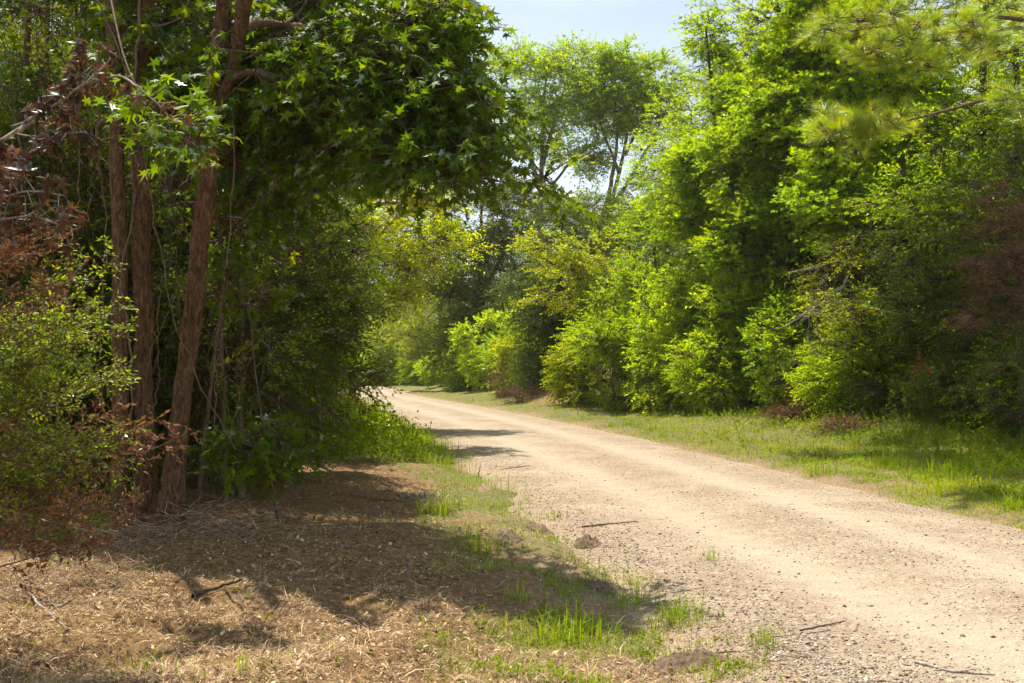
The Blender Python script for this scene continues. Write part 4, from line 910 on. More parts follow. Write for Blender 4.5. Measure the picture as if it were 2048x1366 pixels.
# undergrowth filling the depth under those trees
p = gp(1900, 0, 33)
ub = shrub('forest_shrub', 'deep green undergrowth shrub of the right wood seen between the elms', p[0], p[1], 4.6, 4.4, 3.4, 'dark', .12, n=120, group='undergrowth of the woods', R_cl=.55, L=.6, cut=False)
def ufill(px, Z, lab, s_=1.):
    sc = random.uniform(.85, 1.2) * s_
    copy_tree(ub, gp(px, 0, Z), random.uniform(0, 6.28), (sc, sc, sc * random.uniform(.85, 1.15)), lab, 'undergrowth of the woods')
for px, Z in ((1340, 44), (1430, 43), (1520, 42), (1600, 38), (1680, 36), (1760, 34), (1850, 30), (1980, 30), (2060, 27), (2140, 25), (2240, 23), (1500, 52), (1640, 48), (1800, 42), (1960, 38), (2100, 33), (2220, 30), (1700, 60), (1900, 50), (1260, 58), (1330, 56)): ufill(px, Z, 'undergrowth shrub of the right wood, seen only in gaps of the tree line')
for px, Z in ((-40, 17), (80, 19.5), (180, 20), (300, 19), (420, 20), (470, 20.5), (540, 24), (10, 24), (240, 25), (360, 27), (480, 28), (530, 32), (560, 38), (590, 50), (610, 68)): ufill(px, Z, 'undergrowth shrub of the left wood, seen only in gaps of the thicket', .85)
for px, Z in ((660, 140), (720, 136), (780, 130), (840, 124), (900, 112), (960, 94), (1010, 84), (1060, 76), (1120, 70), (1180, 64)): ufill(px, Z, 'undergrowth shrub closing the view beyond the bend', 1.1)
# unseen tree added above the picture to shade the verge and the right wall
b = gp(2300, 0, 21)
grow('broadleaf_tree', 'unseen tall broadleaf tree added outside the right edge to shade the verge', 'tree', [[b, b + [-.2, 0, 5], b + [-.8, .2, 9], b + [-1.2, .3, 13]]],
     [(np.array([4.0, 24.6, 11.6]), np.array([1.5, 1.6, .7]), 50), (np.array([5.0, 22.0, 11.2]), np.array([1.3, 1.2, .7]), 40), (np.array([6.2, 25.5, 12.6]), np.array([1.9, 2.6, 1.1]), 80), (np.array([8.2, 24.5, 12.6]), np.array([2.2, 2.6, 1.6]), 90), (np.array([8.4, 20.5, 11.6]), np.array([2.2, 2.2, 1.4]), 80), (np.array([10.5, 21, 11.5]), np.array([2.4, 2.4, 2.]), 60)],
     'dark', 'dark', size=.13, k=11, L=.6, R_cl=.6, nsp=10, trunk_r=[.18], top_r=.06, branch_r=.03, shell=.3, cut=False)

for i, (px, Z) in enumerate(((30, 14.6), (170, 15.4), (330, 15.2), (-90, 13.6), (470, 17.5))):
    p = gp(px, 0, Z)
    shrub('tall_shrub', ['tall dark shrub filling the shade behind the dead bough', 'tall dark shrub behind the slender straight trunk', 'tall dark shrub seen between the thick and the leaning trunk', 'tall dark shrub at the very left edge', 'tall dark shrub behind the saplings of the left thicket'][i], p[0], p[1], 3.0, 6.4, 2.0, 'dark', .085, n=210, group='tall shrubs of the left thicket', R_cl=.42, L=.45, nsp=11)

# ------------------------------------------------------------------ close things at the left
def twiggy(root, name, trunk_pts, r0, leaf, bark, n_sub, sub_len, leafsize, kind, k, L, part_b='stem', part_l='leaves', hang=0., nj=.5, per=1, opp=0.05, up=.3, droop=.0, dens=1., ang=.9, base=None, tip=.25, jit=.3):
    """one arching branch with side shoots and leaves, as parts of root"""
    base = np.array(root.location) if base is None else base
    p = trunk_path(trunk_pts, 18, r0 * .5); bb = MB()
    V, F = tubes(p[None], np.linspace(r0, r0 * tip, 18)[None], 6); bb.add(V - base, F)
    t = np.linspace(.12, 1, n_sub); idx = t * 17; i0 = np.minimum(idx.astype(int), 16); f = (idx - i0)[:, None]
    s_ = p[i0] * (1 - f) + p[i0 + 1] * f; tg = nrm(p[i0 + 1] - p[i0])
    q = nrm(rng.normal(0, 1, (n_sub, 3)) + tg * .9 + np.array([0, 0, up])); e = s_ + q * (sub_len * rng.uniform(.4, 1.15, n_sub) * (1.15 - .6 * t))[:, None]
    tw = bez(s_, e, .06 - droop, .06, 5)
    V, F = tubes(tw, (r0 * .33) * np.linspace(1, .3, 5)[None] * np.ones((n_sub, 1)), 4); bb.add(V - base, F)
    # leaves on side shoots (and their own little shoots)
    m = max(1, int(per)); u = rng.random((n_sub, m)) ** .7; ii = np.minimum((u * 4).astype(int), 3); ff = (u * 4 - ii)[..., None]
    o = tw[np.arange(n_sub)[:, None], ii] * (1 - ff) + tw[np.arange(n_sub)[:, None], ii + 1] * ff
    d = nrm(tw[np.arange(n_sub)[:, None], ii + 1] - tw[np.arange(n_sub)[:, None], ii] + rng.normal(0, .02, o.shape)); d = nrm(d + rng.normal(0, .45, d.shape))
    o = o.reshape(-1, 3); d = d.reshape(-1, 3)
    tw2 = bez(o, o + d * L, .02, .04, 3); V, F = tubes(tw2, np.full((len(o), 3), r0 * .12 + .0008), 3); bb.add(V - base, F)
    lb = MB(); V, F, r_ = spray_leaves(o, d, L, k, leafsize, kind, ang, .05, jit, nj, hang); lb.add(V - base, F, r_)
    return bb, lb
def near_bush(name, label, cat, base, arcs, leafmat, bark, **kw):
    root = empty(name, base); tag(root, label, cat)
    B1, L1 = MB(), MB()
    for a in arcs:
        bb, lb = twiggy(root, name, a[0], a[1], leafmat, bark, **{**kw, **(a[2] if len(a) > 2 else {})})
        for x_, y_, z_ in zip(bb.V, bb.F, bb.R): B1.V.append(x_); B1.F.append(y_ + 0 * B1.n if False else y_ - y_.min() + B1.n); B1.R.append(z_); B1.n += len(x_)
        for x_, y_, z_ in zip(lb.V, lb.F, lb.R): L1.V.append(x_); L1.F.append(y_ - y_.min() + L1.n); L1.R.append(z_); L1.n += len(x_)
    put('stems', B1.mesh('stems', True), B[bark], root); put('leaves', L1.mesh('leaves'), G[leafmat], root)
    return root
# dead bough with curled brown leaves, pale bark
b0 = P(-150, 420, 5.6)
near_bush('dead_bough', 'pale dead bough with curled brown hanging leaves crossing the upper left corner', 'dead branch', b0, [
    ([gp(-330, 0, 6.0), P(-290, 700, 5.9), P(-220, 520, 5.7), b0], .024, dict(n_sub=8, sub_len=.12)),
    ([b0, P(0, 283, 5.6), P(90, 215, 5.5), P(135, 165, 5.5), P(175, 140, 5.5)], .016, dict(n_sub=18, sub_len=.16)),
    ([P(40, 262, 5.55), P(120, 205, 5.5), P(190, 150, 5.4), P(230, 110, 5.4)], .011, dict(n_sub=18, sub_len=.15)),
    ([P(180, 165, 5.45), P(240, 150, 5.4), P(280, 175, 5.3), P(350, 245, 5.3)], .008, dict(n_sub=5, sub_len=.10, per=1)),
    ([P(-60, 400, 5.6), P(30, 330, 5.5), P(110, 270, 5.4), P(170, 262, 5.4)], .010, dict(n_sub=24, sub_len=.18)),
    ([P(-120, 470, 5.6), P(-20, 400, 5.5), P(60, 380, 5.4), P(130, 392, 5.4)], .010, dict(n_sub=26, sub_len=.18)),
    ([P(-80, 440, 5.6), P(0, 440, 5.5), P(60, 430, 5.4), P(150, 460, 5.4)], .008, dict(n_sub=24, sub_len=.18)),
    ([P(115, 235, 5.5), P(133, 150, 5.5), P(150, 90, 5.45), P(185, 95, 5.45)], .006, dict(n_sub=10, sub_len=.10))],
    'brown', 'pale', leafsize=.085, kind='crump', k=3, L=.05, hang=1.4, nj=1., per=1, n_sub=12, sub_len=.14)
# privet-like bush at the left edge: straight arching twigs with small leaves
bx = np.array([-3.15, 6.3, float(land(-3.15, 6.3))])
arcs = []
def arc(x0, y0, x1, y1, x2, y2, Z, r=.007, **kw): arcs.append(([P(x0, y0, Z), P(x1, y1, Z - .05), P(x2, y2, Z - .12)], r, kw))
arc(-120, 900, 60, 690, 232, 512, 5.9, .009, sub_len=.20); arc(-100, 760, 80, 665, 205, 634, 5.8, sub_len=.14); arc(-80, 820, 90, 700, 228, 662, 5.7, sub_len=.12)
arc(-150, 980, 40, 850, 236, 748, 5.8, .009, sub_len=.2); arc(-60, 720, 60, 600, 160, 520, 6.0, sub_len=.16); arc(-140, 860, 0, 760, 150, 700, 5.7, sub_len=.2)
for i in range(24):
    x1 = random.uniform(-60, 140); y1 = random.uniform(640, 1010); a = random.uniform(-.1, .75)
    arc(x1 - 150, y1 + 150 * a + 30, x1, y1, x1 + 110, y1 - 90 * a, random.uniform(5.5, 6.7), random.uniform(.004, .007), sub_len=.17)
near_bush('privet_bush', 'sunlit privet-like bush at the left edge, straight arching twigs set with tiny leaves', 'bush', bx, arcs, 'privet', 'twig',
          n_sub=26, per=2, leafsize=.030, kind='oval', k=8, L=.12, nj=.6, sub_len=.16, up=.5)
# its dead, rusty lower twigs
arcs = []
arc(60, 1010, 200, 945, 372, 868, 5.6, .007, n_sub=20, sub_len=.10); arc(30, 960, 160, 915, 300, 850, 5.9, n_sub=18, sub_len=.10); arc(60, 1060, 170, 1020, 278, 1012, 5.5, n_sub=18, sub_len=.08)
arc(-60, 1110, 60, 1070, 150, 1030, 5.4, .008); arc(100, 880, 210, 870, 275, 866, 5.9, n_sub=18, sub_len=.09); arc(40, 900, 150, 850, 245, 815, 6.0, n_sub=16, sub_len=.1); arc(-60, 650, 40, 590, 140, 555, 5.8, n_sub=20, sub_len=.12); arc(-80, 560, 20, 520, 90, 500, 5.8, n_sub=20, sub_len=.12)
for i in range(11):
    x1 = random.uniform(-60, 190); y1 = random.uniform(880, 1130); a = random.uniform(-.2, .5)
    arc(x1 - 140, y1 + 130 * a + 30, x1, y1, x1 + 80, y1 - 70 * a, random.uniform(5.4, 6.3), .005, sub_len=.13)
for i in range(9):
    x1 = random.uniform(-80, 90); y1 = random.uniform(500, 680); a = random.uniform(0, .8)
    arc(x1 - 120, y1 + 130 * a + 30, x1, y1, x1 + 80, y1 - 60 * a, random.uniform(5.8, 6.6), .005, sub_len=.15)
near_bush('withered_bush', 'withered rusty bush under and behind the green one at the left edge', 'bush', bx + [.25, -.35, 0], arcs, 'rust', 'twig',
          n_sub=18, per=2, leafsize=.036, kind='oval', k=6, L=.10, nj=.8, sub_len=.14, up=.3)

# vines: thin woody climbers hanging across the left thicket
vines = [([(195, 0), (260, 160), (300, 380), (345, 640), (400, 770), (470, 900)], 9.2, 'long thin vine slanting across both trunks down to the right', .007),
         ([(285, -20), (262, 220), (268, 420), (240, 560), (262, 700), (270, 1100)], 9.7, 'vine creeping down between the two straight trunks', .012),
         ([(430, 60), (400, 300), (395, 330), (350, 388)], 8.6, 'broken strip of bark and vine dangling left of the leaning trunk', .011),
         ([(250, 270), (200, 280), (270, 310), (300, 400)], 8.4, 'thin curling vine looping in front of the straight trunks', .004),
         ([(200, 90), (190, 300), (215, 450), (198, 700), (205, 820)], 9.4, 'thin vine hanging left of the slender trunk', .007),
         ([(440, 60), (470, 260), (460, 480), (440, 620), (430, 860)], 9.6, 'vine dropping straight down just right of the leaning trunk', .008),
         ([(480, 230), (520, 320), (560, 370), (400, 500), (300, 700), (280, 860)], 9.9, 'vine looping from the pine boughs back to the trunks', .006),
         ([(150, 150), (160, 380), (130, 560), (160, 760)], 8.8, 'thin pale vine behind the dead brown leaves', .005),
         ([(330, 520), (312, 640), (318, 760), (300, 880)], 9.9, 'short dark vine in the gap between thick and leaning trunk', .007),
         ([(520, 560), (505, 700), (470, 820), (500, 960)], 10.8, 'thin vine trailing through the sapling leaves', .005)]
for pts, Z, lab, r in vines:
    p0 = P(*pts[0], Z); o = put('vine', None, None) if False else None
    q = trunk_path([P(a, c_, Z + random.uniform(-.15, .15)) for a, c_ in pts], 40, .008) ; q[:, :2] += rng.normal(0, .006, (40, 2))
    V, F = tubes(q[None], np.linspace(r, r * .6, 40)[None], 6)
    tag(put('vine', mesh_np('vine', V - q[0], F, rng.random(len(F)), True), B['twig'], loc=q[0]), lab, 'vine', 'vines in the left thicket')

# brushwood and cut stalks at the foot of the trunks
def stick(name, label, cat, pts, r, bark='twig', group=None, forks=0, n=14):
    q = trunk_path(pts, n, r * .6); mb = MB(); V, F = tubes(q[None], np.linspace(r, r * .55, n)[None], 7); mb.add(V - q[0], F)
    for i in range(forks):
        j = random.randint(3, n - 3); L = np.linalg.norm(q[-1] - q[0]) * random.uniform(.15, .35); d = nrm(q[j + 1] - q[j]) + rng.normal(0, .5, 3); d[2] = abs(d[2]) * .5
        tw = bez(q[j], q[j] + nrm(d) * L, .0, .08, 5); V, F = tubes(tw, r * .5 * np.linspace(1, .4, 5)[None], 5); mb.add(V - q[0], F)
    return tag(put(name, mb.mesh(name, True), B[bark], loc=q[0]), label, cat, group)
def gpt(px, py, dz=0.):
    r = ray(px, py); Z = -CAM_H / r[2]
    for _ in range(6):
        x, y = r[0] * Z, Z; h = float(hz(np.array([x]), np.array([y]))[0]); Z = -(CAM_H - h) / r[2]
    return np.array([r[0] * Z, Z, h + dz])
stk = [([(1165, 1055), (1210, 1050), (1275, 1044)], .010, 'slender brown stick lying on the left edge of the gravel', 'twig', 1), ([(955, 955), (962, 930)], .010, 'short bleached stick standing in the grass strip', 'pale', 0), ([(975, 950), (1010, 938), (1060, 932)], .008, 'thin curved twig across the grass strip', 'twig', 1),
       ([(1600, 1262), (1650, 1252), (1690, 1243)], .006, 'thin twig on the gravel low in the right half', 'twig', 1), ([(1375, 1318), (1440, 1366 - 60), (1570, 1300)], .006, 'long fine twig at the bottom of the road edge', 'twig', 1), ([(1830, 1366 - 40), (1900, 1345), (1990, 1352)], .009, 'pale root-like twig in the bottom right corner', 'pale', 2),
       ([(980, 1318), (1005, 1295)], .005, 'straw-coloured twig leaning on the litter at bottom centre', 'pale', 0), ([(1440, 1355), (1475, 1325)], .006, 'short dark twig by the tyre print at the bottom', 'twig', 0), ([(385, 1195), (440, 1175), (480, 1160)], .013, 'dark broken stick jutting from the brushwood towards the bare mound', 'dark', 0),
       ([(100, 1225), (150, 1195)], .009, 'pale cut stalk at the left edge of the sunny litter', 'pale', 0), ([(60, 1190), (110, 1240), (140, 1262)], .007, 'pale bent stalk lying left in the sunny litter', 'pale', 1), ([(600, 1140), (612, 1200), (606, 1220)], .004, 'thin straw arc on the shaded mound', 'pale', 0),
       ([(250, 1050), (268, 1000), (318, 978)], .013, 'broken dead branch leaning against the thick trunk', 'twig', 1), ([(190, 1190), (240, 1180), (300, 1130)], .010, 'grey stick slanting at the foot of the slender trunk', 'grey', 1), ([(1545, 1275), (1600, 1270), (1660, 1262)], .004, 'hair-thin twig beside the dry weed patch', 'twig', 0),
       ([(700, 990), (760, 1000), (830, 1004)], .010, 'thin root across the sunlit bare earth', 'twig', 1)]
for pts, r, lab, bk, fk in stk:
    q = [gpt(a, c_, r * .8) for a, c_ in pts]
    if 'standing' in lab or 'jutting' in lab or 'leaning against' in lab or 'cut stalk' in lab: q[-1] = q[-1] + np.array([0, 0, .0]); q[-1] = P(*pts[-1], q[0][1] - .05)
    stick('stick', lab, 'stick', q, r, bk, None, fk)
# tangled brushwood round the trunk feet: a heap nobody could count
g = MB()
n = 420; t = rng.random(n); cx = -3.2 + 1.1 * t + rng.normal(0, .22, n); cyy = 9.15 + .55 * t + rng.normal(0, .35, n) - .9 * (rng.random(n) < .25) * (1 - t)
a = rng.uniform(0, 6.28, n); L = rng.uniform(.06, .4, n); dz_ = rng.uniform(-.12, .5, n) * L
o = np.stack([cx, cyy, land(cx, cyy) + rng.random(n) ** 2 * .16 + .01], -1); e = o + np.stack([np.cos(a) * L, np.sin(a) * L, dz_], -1)
V, F = tubes(bez(o, e, .05, .09, 5), rng.uniform(.002, .0055, n)[:, None] * np.linspace(1, .5, 5)[None], 4); g.add(V, F)
n = 220; cx = rng.uniform(-3.4, -2.5, n); cyy = rng.normal(7.5, .25, n); a = rng.uniform(0, 6.28, n); L = rng.uniform(.05, .28, n)
o = np.stack([cx, cyy, land(cx, cyy) + rng.random(n) ** 2 * .07 + .01], -1); e = o + np.stack([np.cos(a) * L, np.sin(a) * L, rng.uniform(-.05, .5, n) * L], -1)
V, F = tubes(bez(o, e, .04, .09, 5), rng.uniform(.0015, .004, n)[:, None] * np.linspace(1, .5, 5)[None], 4); g.add(V, F)
tag(put('brushwood', g.mesh('brushwood', True), bits_mat('brushwood', [(0, (.09, .055, .03)), (.5, (.22, .145, .085)), (1, (.42, .32, .20))])), kind='stuff')

# bare stems and tendrils in the thicket, past counting
g = MB(); n = 170
px_ = rng.uniform(-60, 600, n); ZZ_ = rng.uniform(10.4, 15.0, n); py0 = rng.uniform(120, 900, n); dx_ = rng.normal(-15, 60, n); dy_ = -rng.uniform(120, 420, n)
A_ = np.array([P(px_[i], py0[i], ZZ_[i]) for i in range(n)]); B_ = np.array([P(px_[i] + dx_[i], py0[i] + dy_[i], ZZ_[i] + .3) for i in range(n)])
V, F = tubes(bez(A_, B_, .05, .10, 9), rng.uniform(.003, .011, n)[:, None] * np.linspace(1, .5, 9)[None], 4); g.add(V, F)
tag(put('thicket_stems', g.mesh('thicket_stems', True), B['twig']), kind='stuff')

# earth clods pushed up by machinery
clod_mat = new_mat('turned_earth'); cm, nt = clod_mat; N = nt.nodes
geo = N.new('ShaderNodeTexCoord').outputs['Object']; nB = noise_node(nt, 22, 7, geo, .75)
bs = N.new('ShaderNodeBsdfPrincipled'); bs.inputs['Roughness'].default_value = .95; nt.links.new(ramp(nt, nB, [(.3, (.07, .045, .025)), (.55, (.19, .125, .075)), (.75, (.33, .24, .15))]), bs.inputs[0])
bp = N.new('ShaderNodeBump'); bp.inputs['Distance'].default_value = .03; nt.links.new(nB, bp.inputs['Height']); nt.links.new(bp.outputs[0], bs.inputs['Normal']); nt.links.new(bs.outputs[0], N.new('ShaderNodeOutputMaterial').inputs[0])
def clod(px, py, w, d_, h, lab, seed):
    c = gpt(px, py); nn = 56; u = np.linspace(-1, 1, nn); X, Y = np.meshgrid(u, u)
    rr = np.sqrt(X ** 2 + Y ** 2); wx, wy = X * w + c[0], Y * d_ + c[1]
    H = (1 - sst(.15, 1., rr + (fbm2(X * 2 + seed, Y * 2, 3, seed) - .5) * .8)) * h * (.35 + 1.3 * fbm2(X * 3, Y * 3 + seed, 4, seed + 1)) + (fbm2(X * 11, Y * 11, 3, seed + 2) - .5) * h * .8 * (rr < .9) - .02 * (rr > .85)
    Zc = hz(wx.ravel(), wy.ravel()).reshape(X.shape) + H
    ii = np.arange(nn * nn).reshape(nn, nn); F = np.stack([ii[:-1, :-1], ii[:-1, 1:], ii[1:, 1:], ii[1:, :-1]], -1).reshape(-1, 4)
    V = np.stack([wx, wy, Zc], -1).reshape(-1, 3)
    tag(put('earth_clod', mesh_np('earth_clod', V - c, F, None, True), cm, loc=c), lab, 'clod', 'clods of turned earth')
clod(1175, 1090, .15, .24, .075, 'crumbly dark clod of earth on the left edge of the gravel', 3); clod(1210, 1180, .20, .16, .05, 'low crumbled earth patch among the grass left of the gravel', 7); clod(1075, 1060, .20, .25, .05, 'flat ridge of loose soil near the stick on the road edge', 11)
clod(1370, 1330, .26, .2, .06, 'brown heap of loose soil at the bottom, left of the tyre print', 17); clod(1010, 1100, .16, .2, .04, 'small soil lump in the sparse grass', 23); clod(850, 1000, .35, .35, .07, 'soil ridge beside the grass strip in the middle distance', 29)

# tyre print pressed into the soil at the bottom and on the shaded mound
def tread(px, py, ang, nb, w, lab):
    c = gpt(px, py); mb = MB()
    for i in range(nb):
        for sgn in (-1, 1):
            o = c[:2] + np.array([math.cos(ang), math.sin(ang)]) * (i * .045) ; nrm_ = np.array([-math.sin(ang), math.cos(ang)]) * sgn
            q = np.array([[*(o + nrm_ * w * (.08 + t) + np.array([math.cos(ang), math.sin(ang)]) * .03 * t), 0] for t in (0, .25, .5, .75, 1)]); q[:, :2] += rng.normal(0, .004, (5, 2)); q[:, 2] = hz(q[:, 0], q[:, 1]) - .004
            V, F = tubes(q[None], np.array([[.008, .012, .013, .012, .007]]) * random.uniform(.7, 1.1), 6); mb.add(V - c, F)
    o = put('tyre_print', mb.mesh('tyre_print', True), cm, loc=c); tag(o, lab, 'tyre print')
tread(1480, 1330, .45, 9, .13, 'ribbed tyre print in bare soil at the bottom edge'); tread(480, 1175, -.25, 13, .14, 'faint tyre print on the shaded bare mound right of the brushwood')

# ------------------------------------------------------------------ right side details
# bleached twig tangle with yellow leaves
c0 = P(1700, 520, 25.6)
root = empty('dead_branch', c0); tag(root, 'bleached leafless twig tangle hanging in front of the dark right thicket', 'dead branch')
mb = MB()
def tw(pts, r, Z=25.6, sub=0):
    Z = 25.6
    q = trunk_path([P(a, c_, Z + random.uniform(-.25, .25)) for a, c_ in pts], 20, .012); V, F = tubes(q[None], np.linspace(r, r * .45, 20)[None], 5); mb.add(V - c0, F)
    for i in range(sub):
        j = random.randint(4, 18); d = nrm(q[j + 1] - q[j]) + rng.normal(0, .65, 3); s2 = q[j]; e = s2 + nrm(d + np.array([-.3, 0, -.25])) * random.uniform(.15, .5)
        V, F = tubes(bez(s2, e, -.08, .12, 7), r * .5 * np.linspace(1, .4, 7)[None], 4); mb.add(V - c0, F)
tw([(1690, 518), (1640, 532), (1600, 540), (1578, 545)], .014, 27, 7); tw([(1700, 545), (1680, 580), (1655, 600), (1620, 620), (1590, 640), (1568, 655)], .016, 27, 12); tw([(1690, 555), (1675, 605), (1668, 625)], .013, 27, 7)
tw([(1625, 600), (1618, 640), (1616, 680), (1635, 693)], .013, 27, 9); tw([(1660, 590), (1630, 640), (1640, 670), (1645, 690)], .010, 27, 8); tw([(1650, 530), (1656, 550), (1640, 570)], .009, 27, 4); tw([(1675, 600), (1640, 625), (1600, 628), (1578, 640)], .010, 27, 8); tw([(1700, 570), (1660, 580), (1630, 588)], .010, 27, 8)
tw([(1660, 600), (1668, 620), (1690, 632)], .010, 27, 4)
put('twigs', mb.mesh('twigs', True), B['pale'], root)
b = gp(1700, 0, 26.2)
grow('yellow_leaf_tree', 'thin young tree with bright yellow leaves behind the bleached twigs', 'young tree', [[b, P(1705, 700, 26.2), P(1702, 560, 26.2), P(1700, 450, 26.2)]],
     [ell(1690, 530, 25.9, 20, 18, .3, 5), ell(1640, 600, 25.9, 30, 16, .3, 7), ell(1665, 635, 25.9, 34, 18, .3, 11), ell(1700, 600, 25.9, 24, 26, .3, 7), ell(1720, 660, 25.9, 34, 16, .3, 6), ell(1690, 488, 25.9, 14, 10, .2, 3), ell(1700, 700, 25.9, 20, 26, .3, 5), ell(1720, 620, 25.9, 34, 50, .4, 12)],
     'yellow', 'grey', size=.075, k=9, L=.28, R_cl=.16, nsp=6, trunk_r=[.03], top_r=.01, sides=6, branch_r=.01, cut=False, shell=.1, nfreq=.01, ncut=-1, flat=.4)
b = gp(1140, 0, 42)
grow('yellow_leaf_tree', 'small golden-leaved sapling at the left tip of the right shrub mass', 'young tree', [[b, P(1150, 780, 41), P(1150, 720, 41)]],
     [ell(1150, 725, 40.5, 30, 18, .5, 12), ell(1165, 765, 40.5, 24, 26, .5, 10), ell(1135, 715, 40.5, 14, 8, .3, 3)], 'yellow', 'twig', size=.11, k=9, L=.4, R_cl=.25, nsp=7, trunk_r=[.03], top_r=.01, sides=6, branch_r=.01, cut=False, shell=.1, nfreq=.01, ncut=-1, flat=.4)
# red flagging ribbon
rib_m, nt = new_mat('red_plastic_ribbon'); N = nt.nodes
bs = N.new('ShaderNodeBsdfPrincipled'); bs.inputs[0].default_value = (.6, .018, .02, 1); bs.inputs['Roughness'].default_value = .35
tr = N.new('ShaderNodeBsdfTranslucent'); tr.inputs[0].default_value = (.75, .02, .02, 1); ms = N.new('ShaderNodeMixShader'); ms.inputs[0].default_value = .4
nt.links.new(bs.outputs[0], ms.inputs[1]); nt.links.new(tr.outputs[0], ms.inputs[2]); nt.links.new(ms.outputs[0], N.new('ShaderNodeOutputMaterial').inputs[0])
ZR_ = 22.4; c0 = P(1836, 700, ZR_); root = empty('flagging_ribbon', c0); tag(root, 'red flagging ribbon tied in the dark branches at the right, ends dangling', 'ribbon')
for pts in ([(1835, 695), (1837, 712), (1840, 724), (1848, 729)], [(1833, 727), (1832, 738), (1831, 748), (1828, 757)], [(1856, 728), (1857, 740), (1857, 752)]):
    q = trunk_path([P(a, c_, ZR_) for a, c_ in pts], 14, .003); w = .026 + .012 * np.sin(np.arange(14) * 1.1); a = np.arange(14) * .35 + random.random()
    side = np.stack([np.cos(a), np.sin(a), 0 * a], -1) * (w / 1.0)[:, None]
    V = np.concatenate([q - side / 2, q + side / 2, q - side / 2 + [0, .002, 0], q + side / 2 + [0, .002, 0]]) - c0
    i = np.arange(13); F = np.concatenate([np.stack([i, i + 1, i + 15, i + 14], -1), np.stack([i + 28, i + 42, i + 43, i + 29], -1)])
    put('tail', mesh_np('tail', V, F, None, True), rib_m, root)
V, F = tubes(trunk_path([P(1832, 727, ZR_), P(1840, 724, ZR_ - .02), P(1857, 729, ZR_)], 14, .003)[None], np.full((1, 14), .007), 6)
put('knot', mesh_np('knot', V - c0, F, None, True), rib_m, root)
# bare stems and stubs along the right verge
for pts, Z, r, bk, lab in (([(1620, 866), (1620, 840), (1619, 812)], 28.2, .016, 'grey', 'short grey stub standing at the foot of the shaded shrub'), ([(1560, 880), (1530, 850), (1500, 826)], 29, .009, 'pale', 'long dry stalk leaning left on the right verge'), ([(1650, 838), (1675, 850), (1688, 862)], 27, .010, 'pale', 'pale broken twig at the edge of the narrow weed clump'),
                           ([(1842, 830), (1850, 806), (1856, 790)], 24, .014, 'pale', 'curved grey stem at the foot of the ribbon tree'), ([(1874, 852), (1872, 838), (1886, 825)], 23, .011, 'pale', 'small pale hooked stem near the right edge thicket'), ([(1990, 850), (1988, 800), (1995, 740)], 22.5, .02, 'grey', 'grey sapling stem in the shade near the right edge'),
                           ([(1846, 780), (1862, 660), (1868, 560)], 26.5, .05, 'dark', 'slim dark trunk just right of the red ribbon'), ([(1580, 890), (1600, 860), (1565, 835)], 28, .006, 'pale', 'arched dry grass stalk in front of the shaded shrub'), ([(1240, 660), (1232, 610), (1228, 560)], 40, .05, 'dark', 'dark bare stem between the yellowing tree and the shrub mass'),
                           ([(1030, 700), (1015, 676), (1005, 650)], 64, .035, 'pale', 'pale dead stem leaning in the rounded shrub at the bend')):
    q = [P(a, c_, Z) for a, c_ in pts]; gq = land(q[0][0], q[0][1]); 
    if gq < q[0][2]: q[0][2] = float(gq) - .02
    stick('bare_stem', lab, 'stem', q, r, bk, None, 1)
# dead brush heaps on the earth bank
for px, Z, w, h, lab in ((1040, 47.5, 1.6, .7, 'dark dead brush heap on the verge below the cedar'), (1000, 56, 2.2, 1.6, 'rust-coloured dead brush between the rounded shrub and the verge'), (1590, 27.6, 1.1, .35, 'low heap of dead brown twigs on the right verge'), (1720, 24.0, 1.2, .25, 'dry bracken-brown weeds at the edge of the right shade'), (1560, 6.3, .45, .10, 'flattened patch of dead weeds at the bottom of the road edge')):
    if Z < 10: p = gpt(1610, 1295)
    else: p = gp(px, 0, Z)
    shrub('brush_heap', lab, p[0], p[1], w, h, w * .7, 'rust', .05 if Z > 10 else .012, n=34 if Z > 10 else 16, L=.35 if Z > 10 else .06, R_cl=.28 if Z > 10 else .07, cut=False, bark='twig', nstem=8, k=8, nsp=8)
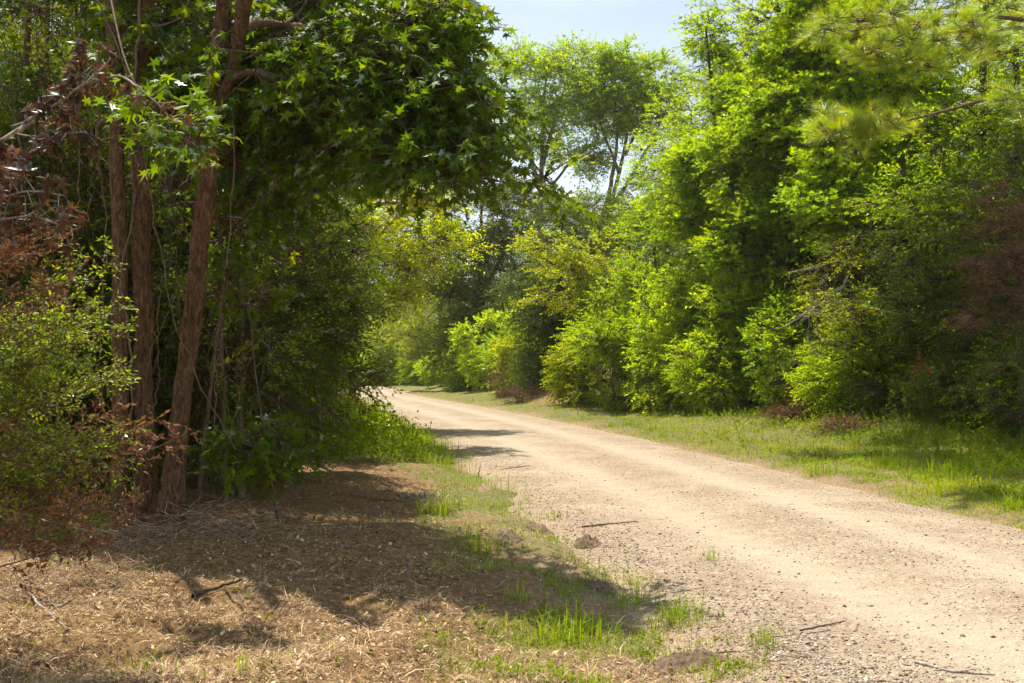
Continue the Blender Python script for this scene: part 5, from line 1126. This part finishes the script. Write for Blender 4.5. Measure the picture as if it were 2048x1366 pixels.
# single plants that stand out
def tuft_plant(name, label, px, py, n, h, w, spread, mat='grass', cat='grass tuft', group='grass tufts by the road'):
    c = gpt(px, py); x = c[0] + rng.normal(0, spread, n); y = c[1] + rng.normal(0, spread, n)
    V, F = blades(x, y, h * rng.uniform(.4, 1.15, n), w * rng.uniform(.6, 1.3, n), .65)
    tag(put(name, mesh_np(name, V - c, F, np.repeat(np.clip(rng.random(n) * .8, 0, 1), 5)), G[mat], loc=c), label, cat, group)
for a in ((1145, 1262, 200, .22, .006, .13, 'big bright grass tuft standing in the sun at the lower centre'), (1260, 1215, 80, .15, .006, .09, 'loose grass tuft right of the big bright one'), (1345, 1245, 80, .14, .005, .10, 'grass tuft on the sandy road edge'), (895, 940, 120, .28, .006, .2, 'tall grass tuft where the sunlit strip begins'),
          (960, 975, 160, .24, .006, .3, 'broad grass tuft halfway along the strip beside the gravel'), (1370, 1240, 60, .24, .004, .06, 'wispy tall weed on the sandy road edge'), (880, 1030, 130, .26, .007, .13, 'dull green tuft at the edge of the shade'), (960, 1085, 90, .22, .006, .10, 'small tuft half in the shade'),
          (1525, 1290, 60, .14, .004, .05, 'tiny tuft alone on the gravel edge'), (1420, 1120, 40, .12, .004, .05, 'tiny tuft near the dark clod'), (730, 865, 110, .75, .012, .14, 'arching long-bladed grass clump below the weedy bush'), (775, 860, 110, .55, .010, .2, 'grass clump at the tip of the weedy bush'), (285, 1345, 14, .16, .010, .03, 'few broad green blades in the sunny litter, lower left'),
          (490, 1350, 12, .14, .010, .03, 'few green blades at the bottom edge'), (1900, 960, 110, .34, .009, .16, 'grass tuft at the right edge of the verge'), (1640, 950, 90, .30, .008, .14, 'grass tuft in the shade of the right verge'), (820, 905, 120, .28, .007, .3, 'lush tuft next to the left road edge')):
    tuft_plant('grass_tuft', a[6], *a[:6])

# ------------------------------------------------------------------ dusty summer air
hm, nt = new_mat('haze'); N = nt.nodes
pv = N.new('ShaderNodeVolumePrincipled'); pv.inputs['Color'].default_value = (1.0, .97, .88, 1); pv.inputs['Density'].default_value = .00022; pv.inputs['Anisotropy'].default_value = .2
nt.links.new(pv.outputs[0], N.new('ShaderNodeOutputMaterial').inputs['Volume'])
x0, x1, y0, y1, z0, z1 = -460, 460, -80, 660, -3., 34.
V = np.array([[x, y, z] for z in (z0, z1) for y in (y0, y1) for x in (x0, x1)]); F = np.array([[0, 2, 3, 1], [4, 5, 7, 6], [0, 1, 5, 4], [2, 6, 7, 3], [0, 4, 6, 2], [1, 3, 7, 5]])
tag(put('haze', mesh_np('haze', V, F), hm), kind='stuff')
